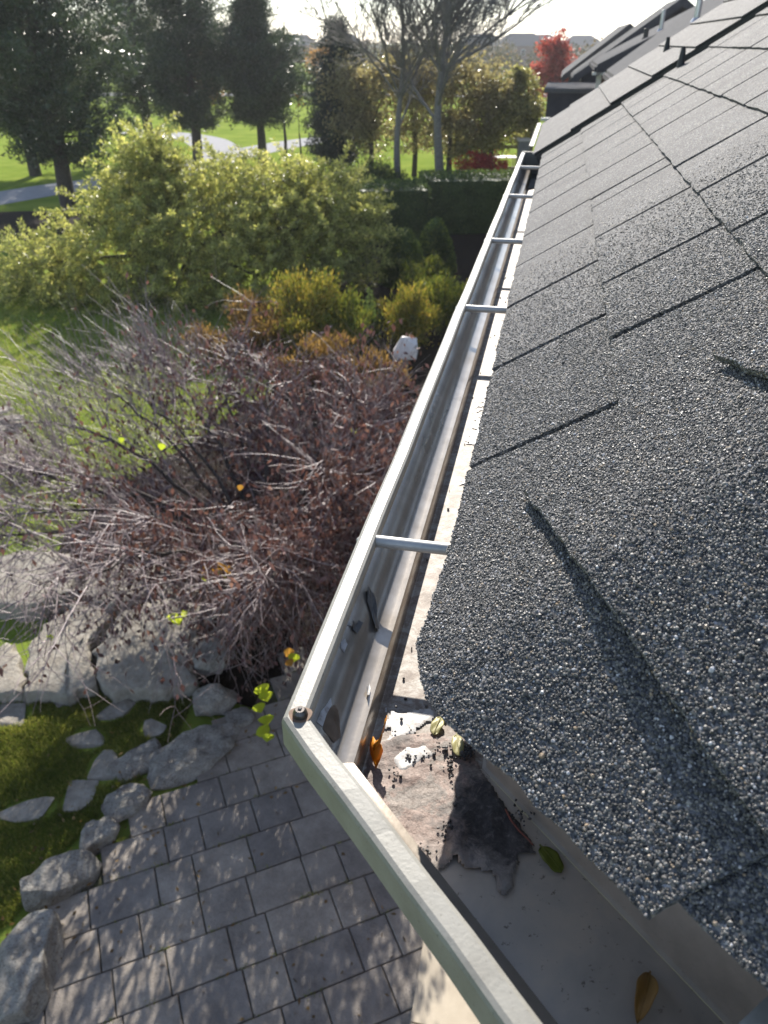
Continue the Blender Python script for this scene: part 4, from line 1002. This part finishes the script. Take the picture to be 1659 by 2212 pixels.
# ---- leafy blob trees
def crown_tree(name, label, basep, h, lob, mat, nper, seed, lsz=.12, trunk_r=.12, cat='tree', group=None, barkm='bark', fork=.45, twigs=True):
    R = np.random.default_rng(seed); root = empty(name, basep, label, cat, group); tr, mb = MB(), MB()
    fk = basep+V(0,0,h*fork); tube(tr, [basep-V(0,0,.1), basep*.5+fk*.5+V(.04,0,0), fk], [trunk_r*1.2, trunk_r, trunk_r*.8], 8)
    for (ox, oy, oz, rx, ry, rz) in lob:
        c = basep+V(ox,oy,oz); pts = bez(fk-V(0,0,.1), (fk+c)/2+V(0,0,.3), c, 7); tube(tr, pts, np.linspace(trunk_r*.5,trunk_r*.12,7), 5)
        n = int(nper*(rx*ry*rz)**(2/3)); nc = max(10, n//60)
        cen = c+unit(R,nc)*V(rx,ry,rz)*R.uniform(.2,1.12,(nc,1))
        if twigs:
            for q in cen[:60]: tube(tr, [c*.8+q*.2, c*.4+q*.6, q], [trunk_r*.1,trunk_r*.07,trunk_r*.03], 3)
        k = R.integers(0,nc,n); p = cen[k]+R.normal(size=(n,3))*V(rx,ry,rz)*R.uniform(.10,.24,(nc,1))[k]
        leaves(mb, p, R.normal(size=(n,3))+V(0,0,-.2), R.uniform(.6,1.4,n)*lsz, R.uniform(.4,.9,n)*lsz, R)
    tr.build('trunk', MAT[barkm], root, True); mb.build('crown', MAT[mat], root); return root
crown_tree('leafy_tree', 'bushy tan leaved tree behind the left bare trunk', G(800,395)+V(0,2,0), 5, [(0,0,3.9,1.7,1.6,1.2),(-.4,0,2.4,1.5,1.5,1.3),(1.2,0,4.6,1.3,1.2,.9),(-1.2,.3,4.2,1.2,1,1.1)], 'tan_leaf', 1900, 31, .15)
crown_tree('leafy_tree', 'bushy grey brown leaved tree behind the right bare trunk', G(960,405)+V(.3,2,0), 5.2, [(0,0,4.2,2.0,1.7,1.3),(.3,0,2.4,1.7,1.5,1.2),(-1.4,0,4.4,1.2,1,1.0),(1.6,0,3.9,1.3,1.2,1.2)], 'tan_leaf', 1700, 32, .15)
crown_tree('leafy_tree', 'olive gold tree with pale shining leaves at the right of the bare trees', G(1050,400)+V(.3,1.5,0), 4.4, [(0,0,2.2,1.6,1.4,1.1),(.7,0,3.5,1.5,1.3,1.2),(1.5,0,3.0,1.0,1,1.1),(-1.2,0,1.6,1.1,1,.9),(1.2,0,4.3,.8,.8,.6)], 'olive_leaf', 2300, 33, .15)
crown_tree('leafy_tree', 'tan leaved thicket tree between the two bare trunks', G(890,400)+V(.2,3,0), 5, [(0,0,3.4,1.5,1.4,1.3),(.3,0,1.8,1.5,1.3,1.0),(-.6,0,4.6,1.1,1,.9)], 'tan_leaf', 1400, 30, .15)
crown_tree('red_bush', 'crimson leaved bush behind the hedge near the gutter', G(1045,407)+V(0,.8,0), 1.5, [(-.5,0,.8,.8,.7,.55),(.5,0,.9,.85,.7,.6),(0,.2,1.2,.7,.6,.4)], 'red_leaf', 2600, 34, .11, .05, 'bush')
crown_tree('small_tree', 'thin young tree with sparse orange leaves by the path', G(650,356), 3.4, [(0,0,3.3,.35,.35,.4),(0,0,2.9,.3,.3,.3)], 'orange_leaf', 250, 35, .12, .05, group='young trees by the path')
crown_tree('small_tree', 'short young tree with brown orange leaves right of the path fork', G(713,327), 2.4, [(0,0,1.6,.42,.42,.6),(0,0,2.2,.3,.3,.35)], 'orange_leaf', 900, 36, .14, .06, group='young trees by the path')
crown_tree('small_tree', 'thin dark trunked young tree beside the third pine', G(617,331), 3.6, [(0,0,3.6,.6,.6,.5)], 'spruce', 300, 37, .14, .09, group='young trees by the path')
crown_tree('small_tree', 'grey leaved small tree between the path and the dark spruce', G(705,330)+V(0,2.5,0), 4, [(0,0,3.3,.9,.9,1.0),(.2,0,2.2,.7,.7,.6)], 'tan_leaf', 900, 38, .14, .09, group='young trees by the path')
crown_tree('red_maple', 'rounded red maple beyond the neighbouring roofs', AT(1200,160,62)*V(1,1,0), 6, [(0,0,4.6,1.5,1.4,1.6),(-.6,0,3.6,1.2,1.1,1.1),(.7,0,3.7,1.0,1,1.1),(.1,0,5.6,.8,.8,.9)], 'maple_leaf', 1500, 39, .2, .15)
crown_tree('orange_tree', 'orange autumn tree glimpsed between the pines', AT(437,240,75)*V(1,1,0), 5, [(0,0,3.8,2.0,1.6,1.8),(.6,0,2.5,1.5,1.3,1.2)], 'orange_leaf', 700, 40, .28, .15)
crown_tree('orange_tree', 'orange autumn tree on the far lawn right of the pines', AT(705,170,120)*V(1,1,0), 6, [(0,0,3.6,3.0,2.5,2.0),(2,0,3,2.2,2,1.6)], 'orange_leaf', 350, 41, .4, .2)

# ---- bare trees
def bare(name, label, basep, h, spread, seed, r0, nl=9, group=None):
    R = np.random.default_rng(seed); root = empty(name, basep, label, 'tree', group); tr, tw = MB(), MB()
    N = 14; z = np.linspace(-.1, h*.78, N); tp = np.stack([basep[0]+.12*np.sin(z*.9+seed), basep[1]+.1*np.cos(z*.7), z], 1)
    tube(tr, tp, np.linspace(r0*1.15, r0*.25, N), 10)
    def br(p, d, L, r, lv):
        n = 6 if lv < 2 else 4; q = [p]
        for _ in range(n):
            d = d+R.normal(size=3)*.09+V(0,0,.05); d /= np.linalg.norm(d); q.append(q[-1]+d*L/n)
        q = np.array(q); tube(tr if lv < 1 else tw, q, np.linspace(r, r*.35, n+1), 6 if lv < 1 else 3)
        if lv < 3:
            for _ in range([8,7,6][lv]):
                i = R.integers(1,n+1); ax = np.cross(d, R.normal(size=3)); ax /= np.linalg.norm(ax)
                dd = d*cos(.6)+ax*sin(.6)*R.uniform(.6,1.2)+V(0,0,.1); br(q[i], dd/np.linalg.norm(dd), L*R.uniform(.4,.62), max(r*.42,.0125), lv+1)
    for i in range(nl):
        k = R.integers(4, N); an = R.uniform(0,2*pi); up = R.uniform(.55,1.35)
        d = V(cos(an),sin(an),up); br(tp[k], d/np.linalg.norm(d), spread*R.uniform(.6,1)*(1.2-.5*k/N), r0*.34, 0)
    tr.build('trunk', MAT['bark_grey'], root, True); tw.build('twigs', MAT['bark_grey'], root); return root
bare('bare_tree', 'tall leafless tree with slender trunk left of the pair', G(862,418), 10.5, 5.6, 3, .15, 20, 'leafless tree pair')
bare('bare_tree', 'tall leafless tree with dark forked trunk right of the pair', G(945,430), 10.0, 5.6, 8, .20, 20, 'leafless tree pair')

# ---- pines
def pine(name, label, basep, h, rmax, z0, seed, r0, nb=70, cl=20, group='pines along the path', mat='pine', lean=0., droop=.1, nlen=.22):
    R = np.random.default_rng(seed); root = empty(name, basep, label, 'tree', group); tr, mb = MB(), MB()
    N = 12; z = np.linspace(-.1,h,N); tp = np.stack([basep[0]+lean*z+.08*np.sin(z*.8+seed), basep[1]+.06*np.cos(z), z],1); tube(tr, tp, np.linspace(r0*1.1, r0*.12, N), 10)
    P, D = [], []
    for i in range(nb):
        t = (i+R.uniform(0,1))/nb; zz = z0+(h-z0)*t; an = i*2.399+R.uniform(-.4,.4)
        L = rmax*(1-t)**.62*R.uniform(.35,1.15)*(min(1,(t+.12)*3.2))+.25
        p = V(np.interp(zz,z,tp[:,0]), np.interp(zz,z,tp[:,1]), zz); d = V(cos(an),sin(an),.15+.5*t-droop)
        e = p+d/np.linalg.norm(d)*L; pts = bez(p, (p+e)/2+V(0,0,-.08*L), e+V(0,0,.10*L), 8); tube(tr, pts, np.linspace(max(.05*(1-t),.018),.008,8), 4)
        for j in range(max(7,int(2.1*cl*L/rmax))):
            k = R.uniform(2.0,7); i0 = min(int(k),6); q = pts[i0]*(1-(k-i0))+pts[i0+1]*(k-i0)
            e2_ = q+R.normal(size=3)*V(.40,.40,.20)*(L/rmax)**.6; P.append(e2_); D.append((e2_-p)/(np.linalg.norm(e2_-p)+1e-6)*.7+V(0,0,.5))
            if j % 3 == 0: tube(tr, [q,(q+e2_)/2+V(0,0,-.03),e2_], [.010,.007,.004], 3)
    P, D = np.array(P), np.array(D); m = 34
    c = np.repeat(P, m, 0)+R.normal(size=(len(P)*m,3))*.13; d = np.repeat(D, m, 0)*.6+R.normal(size=(len(P)*m,3))*.7
    leaves(mb, c, d, R.uniform(.6,1.2,len(c))*nlen, R.uniform(.035,.06,len(c)), R)
    tr.build('trunk', MAT['bark'], root, True); mb.build('crown', MAT[mat], root); return root
pine('pine_tree', 'large dark pine nearest at the left with trunk rising from mulch', G(155,462), 11.5, 4.6, 1.9, 11, .30, 100, 26)
pine('pine_tree', 'dark pine standing in the middle beside the path fork', G(430,358), 10.5, 3.6, 1.9, 12, .27, 80, 22)
pine('pine_tree', 'rounded pine at the right of the three with its top in view', G(566,352), 7.7, 3.0, 2.0, 13, .25, 80, 24)
pine('pine_tree', 'dark pine behind the nearest one at the far left', G(20,400)+V(0,3,0), 11, 4.0, 1.8, 14, .28, 80, 22)
pine('pine_tree', 'dark pine filling the gap behind the two nearest pines', G(310,345)+V(0,2,0), 12, 4.0, 2.2, 15, .28, 80, 22)
pine('spruce_tree', 'dark ragged spruce left of the bare trees', G(735,372), 6.6, 1.7, .5, 16, .12, 60, 16, None, 'spruce', 0, .35, .2)

# ================================================================ NEIGHBOURING AND FAR BUILDINGS
def onS(x, y, s0): r = ray(x, y); return r*(s0/(r@d1))+V(0,0,CAMZ)
def gable(label, s0, depth, px_e, px_r, wid_r, wallmat, group='neighbouring houses', overh=.35, win=()):
    """house whose gable end faces us; rake line fixed by an eave and a higher point on it"""
    E, K = onS(*px_e, s0), onS(*px_r, s0); sl = (K[2]-E[2])/((K-E)@a1); we, wr = E@a1, E@a1+wid_r; zr = E[2]+sl*wid_r; wf = wr+wid_r
    root = empty('neighbour_house', d1*s0+a1*(we+1), label, 'house', group)
    def Q(s, w_, z): return d1*s+a1*w_+V(0,0,z)
    t = .16
    for (wa, za, wb, zb_) in ((we, E[2], wr, zr), (wf, E[2], wr, zr)):
        v = [Q(s,w_,z+dz) for dz in (0,-t) for s,w_,z in ((s0,wa,za),(s0+depth,wa,za),(s0+depth,wb,zb_),(s0,wb,zb_))]
        rf = mesh('roof', v, [(0,1,2,3),(7,6,5,4),(0,4,5,1),(1,5,6,2),(2,6,7,3),(3,7,4,0)], MAT['roof_far'], root)
        v = [Q(s0-.02+e,w_,z+dz) for e in (0,.03) for w_,z,dz in ((wa,za,-.02),(wb,zb_,-.02),(wb,zb_,-t-.10),(wa,za,-t-.10))]
        mesh('rake_board', v, [(0,1,2,3),(7,6,5,4),(0,4,5,1),(1,5,6,2),(2,6,7,3),(3,7,4,0)], MAT['wall_dark'], root)
    g0 = s0+overh; wl, wr_ = we+.3, wf-.3; ze = E[2]-t
    v = [Q(s,w_,z) for s in (g0, s0+depth-overh) for w_,z in ((wl,0),(wr_,0),(wr_,ze+.3*sl-.02),(wr,zr-t-.02),(wl,ze+.3*sl-.02))]
    mesh('wall', v, [(0,1,2,3,4),(9,8,7,6,5),(0,4,9,5),(4,3,8,9),(3,2,7,8),(2,1,6,7)], wallmat, root)
    v, f = box_vf(Q(s0+depth/2, we-.035, E[2]-.10), a1*.03, d1*(depth/2-.02), UP*.045); mesh('eaves_gutter', v, f, MAT['wall_dark'], root)
    for (wx, zc, ww, hh) in win:
        v, f = box_vf(Q(g0-.012, we+wx, zc), a1*ww, d1*.02, UP*hh); fr = mesh('window', v, f, MAT['trim'], root)
        v, f = box_vf(Q(g0-.02, we+wx, zc), a1*(ww-.07), d1*.02, UP*(hh-.07)); mesh('pane', v, f, MAT['glass'], fr)
    return root, Q, sl, E
h3, Q3, sl3, E3 = gable('farthest neighbouring house with low dark gable peak against the sky', 38, 9, (1215,163), (1362,50), onS(1362,50,38)@a1-onS(1215,163,38)@a1, MAT['wall_dark'], win=((1.6,4.2,.5,.6),))
h2, Q2, sl2, E2_ = gable('third neighbouring house with dark wall facing the camera', 31, 5, (1239,163), (1358,78), 3.2, MAT['wall_dark'], win=((1.5,3.6,.6,.7),))
h1, Q1, sl1, E1_ = gable('second neighbouring house with pale eave corner trim', 22.5, 5.5, (1291,139), (1480,41), 4.5, MAT['wall_dark'], win=((1.2,4.2,.55,.5),))
h0, Q0, sl0, E0_ = gable('nearest neighbouring house roof with tall steel vent pipe', 15, 4.5, (1335,169), (1547,19), 4.2, MAT['wall_dark'])
# pale trim and brick under the second house's eave corner
v, f = box_vf(Q1(22.9, E1_@a1+.55, E1_[2]-.62), a1*.5, d1*.02, UP*.42); mesh('brick_panel', v, f, MAT['wall_brick'], h1)
v, f = box_vf(Q1(22.8, E1_@a1+.08, E1_[2]-.5), a1*.06, d1*.05, UP*.5); mesh('corner_trim', v, f, MAT['trim'], h1)
v, f = box_vf(Q1(22.6, E1_@a1+.5, E1_[2]-.2), a1*.6, d1*.12, UP*.03); mesh('eave_return', v, f, MAT['trim'], h1)
# dark return wing with a window seen below the roofs
root = empty('garden_room', Q2(26,.6,0), 'dark walled flat roofed wing below the neighbouring gables', 'building')
v, f = box_vf(Q2(28.5, 1.3, 2.25), a1*1.75, d1*2.0, UP*2.25); mesh('wall', v, f, MAT['wall_dark'], root)
v, f = box_vf(Q2(28.5, 1.3, 4.56), a1*1.85, d1*2.1, UP*.06); mesh('flat_roof', v, f, MAT['roof_far'], root)
v, f = box_vf(Q2(26.48, 2.1, 3.3), a1*.6, d1*.03, UP*.75); wn = mesh('window', v, f, MAT['wall_brick'], root)
v, f = box_vf(Q2(26.46, 2.1, 3.3), a1*.52, d1*.03, UP*.67); mesh('pane', v, f, MAT['glass'], wn)
def roofpt(Q, sl, E, x, y, s): 
    w_ = onS(x,y,s)@a1; return Q(s, w_, E[2]+sl*(w_-E@a1))
vent(h0, roofpt(Q0,sl0,E0_,1503,50,15.6), .85, .05, MAT['steel'])
vent(h1, roofpt(Q1,sl1,E1_,1427,67,23.5), .42, .05, MAT['steel'])
vent(h1, roofpt(Q1,sl1,E1_,1393,90,23.5), .2, .06, MAT['black'], capmat=MAT['black'])
pp = AT(1181,276,20); mb = MB(); tube(mb, [pp*V(1,1,0), pp*V(1,1,.5), pp+V(0,0,.0), pp+V(0,0,.16)], [.05]*4, 10)
root = empty('lamp_post', pp*V(1,1,0), 'slim grey post with pale top beyond the gutter end', 'post'); mb.build('pole', MAT['steel'], root, True)
v, f = box_vf(pp+V(-.04,0,.18), V(.11,0,0), V(0,.05,0), V(0,0,.03)); mesh('head', v, f, MAT['trim'], root)
q = G(1112,400)+V(.25,0,0); root = empty('garden_pillar', q, 'square grey garden pillar with pale cap near the gutter end', 'pillar')
v, f = box_vf(q+V(0,0,.95), V(.24,0,0), V(0,.24,0), V(0,0,.95)); mesh('shaft', v, f, MAT['greypost'], root)
v, f = box_vf(q+V(0,0,1.95), V(.30,0,0), V(0,.30,0), V(0,0,.05)); mesh('cap', v, f, MAT['white'], root)
q = G(1135,390)+V(.1,0,0); root = empty('pergola', q, 'brown timber post of a pergola beyond the gutter', 'pergola')
for dx in (0,-2.2):
    v, f = box_vf(q+V(dx,0,1.35), V(.10,0,0), V(0,.10,0), V(0,0,1.35)); mesh('post', v, f, MAT['wood'], root)
v, f = box_vf(q+V(-1.1,0,1.5), V(1.0,0,0), V(0,.05,0), V(0,0,.07)); mesh('rail', v, f, MAT['wood'], root)
v, f = box_vf(q+V(-1.1,0,.55), V(1.0,0,0), V(0,.05,0), V(0,0,.07)); mesh('rail', v, f, MAT['wood'], root)
q = G(1075,372); root = empty('garden_table', q, 'white garden table behind the crimson bush', 'table')
v, f = box_vf(q+V(0,0,.72), V(.9,0,0), V(0,.45,0), V(0,0,.025)); mesh('table_top', v, f, MAT['white'], root)
for sx in (-1,1):
    for sy in (-1,1):
        v, f = box_vf(q+V(.8*sx,.36*sy,.345), V(.03,0,0), V(0,.03,0), V(0,0,.345)); mesh('leg', v, f, MAT['white'], root)
# far houses and woods
R = np.random.default_rng(77)
def far_house(label, c, wx, dy, h, rh):
    root = empty('far_house', c, label, 'house', 'distant houses')
    v, f = box_vf(c+V(0,0,h/2), V(wx/2,0,0), V(0,dy/2,0), V(0,0,h/2)); mesh('wall', v, f, MAT['wall_brick'], root)
    o = .5; v = [c+V(sx*(wx/2+o), sy*(dy/2+o), h+.01) for sx,sy in ((-1,-1),(1,-1),(1,1),(-1,1))]+[c+V(-wx*.22,0,h+rh), c+V(wx*.22,0,h+rh)]
    mesh('roof', v, [(0,1,5,4),(2,3,4,5),(1,2,5),(3,0,4),(3,2,1,0)], MAT['roof_far'], root)
    for i in range(3):
        v, f = box_vf(c+V((i-1)*wx*.28,-dy/2-.01,h*.68), V(.55,0,0), V(0,.05,0), V(0,0,.75)); wn = mesh('window', v, f, MAT['trim'], root)
        v, f = box_vf(c+V((i-1)*wx*.28,-dy/2-.03,h*.68), V(.47,0,0), V(0,.05,0), V(0,0,.67)); mesh('pane', v, f, MAT['glass'], wn)
for i, (x, Y, lb) in enumerate([(735,260,'distant dark roofed house left of the bare trees'),(1125,250,'distant brown house between the olive tree and red maple'),(1165,300,'distant house just left of the red maple'),(1255,330,'distant house behind the red maple'),(1040,280,'distant house glimpsed through the bare twigs'),(640,300,'distant house behind the rounded pine')]):
    far_house(lb, AT(x,100,Y)*V(1,1,0), 15, 10, 4.8, 3.0)
mb, tr = MB(), MB()
for _ in range(650):
    Y = 110+590*R.uniform(0,1)**1.3; X = R.uniform(-.62,.62)*Y+R.normal()*5; hh = R.uniform(3.0,6.6); n = 240; 
    c = V(X,Y,hh*.55); u = unit(R,n)*R.uniform(.3,1,(n,1))**.5*V(hh*.55,hh*.5,hh*.45); leaves(mb, c+u, R.normal(size=(n,3)), R.uniform(.8,1.6,n)*hh*.09, R.uniform(.5,1.1,n)*hh*.07, R)
mb.build('distant_woods', MAT['far_leaf'], None)
tag(bpy.data.objects['distant_woods'], 'distant belt of autumn trees along the horizon', 'woods', kind='stuff')
# ---- grass blades in the nearer lawn
def grass(name, label, poly, n, L, seed):
    R = np.random.default_rng(seed); P = np.array(poly); lo, hi = P.min(0), P.max(0); p = R.uniform(lo, hi, (n*2,2)); m = inpoly(p[:,0], p[:,1], [tuple(q) for q in P]); p = p[m][:n]
    for sx, sy, rx, ry, ro in STONES:
        dx, dy = p[:,0]-sx, p[:,1]-sy; p = p[((dx*cos(ro)+dy*sin(ro))/rx)**2+((dy*cos(ro)-dx*sin(ro))/ry)**2 > 1]
    mb = MB(); c = np.c_[p, np.zeros(len(p))]; leaves(mb, c, V(0,0,1)+R.normal(size=(len(p),3))*.45, R.uniform(.5,1.4,len(p))*L, L*.16, R)
    o = mb.build(name, MAT['grass'], None); tag(o, label, 'grass', kind='stuff')
gp = [G(*p)[:2] for p in [(-60,2050),(30,1990),(100,1880),(200,1780),(300,1690),(390,1580),(430,1480),(360,1440),(-60,1480)]]
grass('grass', 'mossy grass growing between the flagstones', gp, 70000, .045, 3)
gp = [(-12,8.5),(-4.4,8.6),(-4.2,9.8),(-3.4,11.4),(-2.1,14),(-2.4,17.5),(-4,20),(-13,24)]
grass('grass', 'lawn grass beyond the purple tree', gp, 110000, .07, 4)
# ---- leaf litter and weeds in the joints
R = np.random.default_rng(91); mb = MB(); pts = []
while len(pts) < 260:
    x, y = R.uniform(0,900), R.uniform(1480,2212); p = G(x, y, .0)
    if R.random() < (.9 if abs((y-1480)-(560-x)*1.05) < 150 else .25): pts.append(p+V(0,0,.06))
c = np.array(pts); leaves(mb, c, R.normal(size=(len(c),3))*V(1,1,.15), R.uniform(.025,.06,len(c)), R.uniform(.015,.03,len(c)), R)
tag(mb.build('leaf_litter', MAT['rust'], None), 'small dry leaves scattered over the patio and stones', 'leaf litter', kind='stuff')
mb = MB(); cs = []
for r in range(-5, 14):
    for _ in range(26):
        t0 = R.uniform(-3.2,3.4); q = o_+e_c*(r*rw_)+e_r*t0
        if inpoly(np.array(q[0]), np.array(q[1]), PP) and q[1] > 1.8: cs.append(q[None]+np.stack([R.normal(size=14)*.035*e_r[0], R.normal(size=14)*.035*e_r[1], np.full(14,.04)],1))
if cs:
    c = np.concatenate(cs); leaves(mb, c, V(0,0,1)+R.normal(size=(len(c),3))*.7, R.uniform(.015,.04,len(c)), .008, R)
    tag(mb.build('joint_weeds', MAT['grass'], None), 'small green weeds growing in the paver joints', 'weeds', kind='stuff')
# ---- thin autumn haze
v, f = box_vf((0,400,8.0), V(1200,0,0), V(0,700,0), V(0,0,9.5)); hz = mesh('haze', v, f, None); hz['kind'] = 'stuff'
hm = bpy.data.materials.new('haze'); hm.use_nodes = True; nt = hm.node_tree; nt.nodes.clear()
pv = nt.nodes.new('ShaderNodeVolumePrincipled'); pv.inputs['Density'].default_value = .0005; pv.inputs['Anisotropy'].default_value = .3; pv.inputs['Color'].default_value = (.92,.95,1,1)
mo = nt.nodes.new('ShaderNodeOutputMaterial'); nt.links.new(pv.outputs[0], mo.inputs['Volume']); hz.data.materials.append(hm)
tag(hz, 'thin pale haze over the whole scene', 'haze')
print('objects', len(bpy.data.objects))
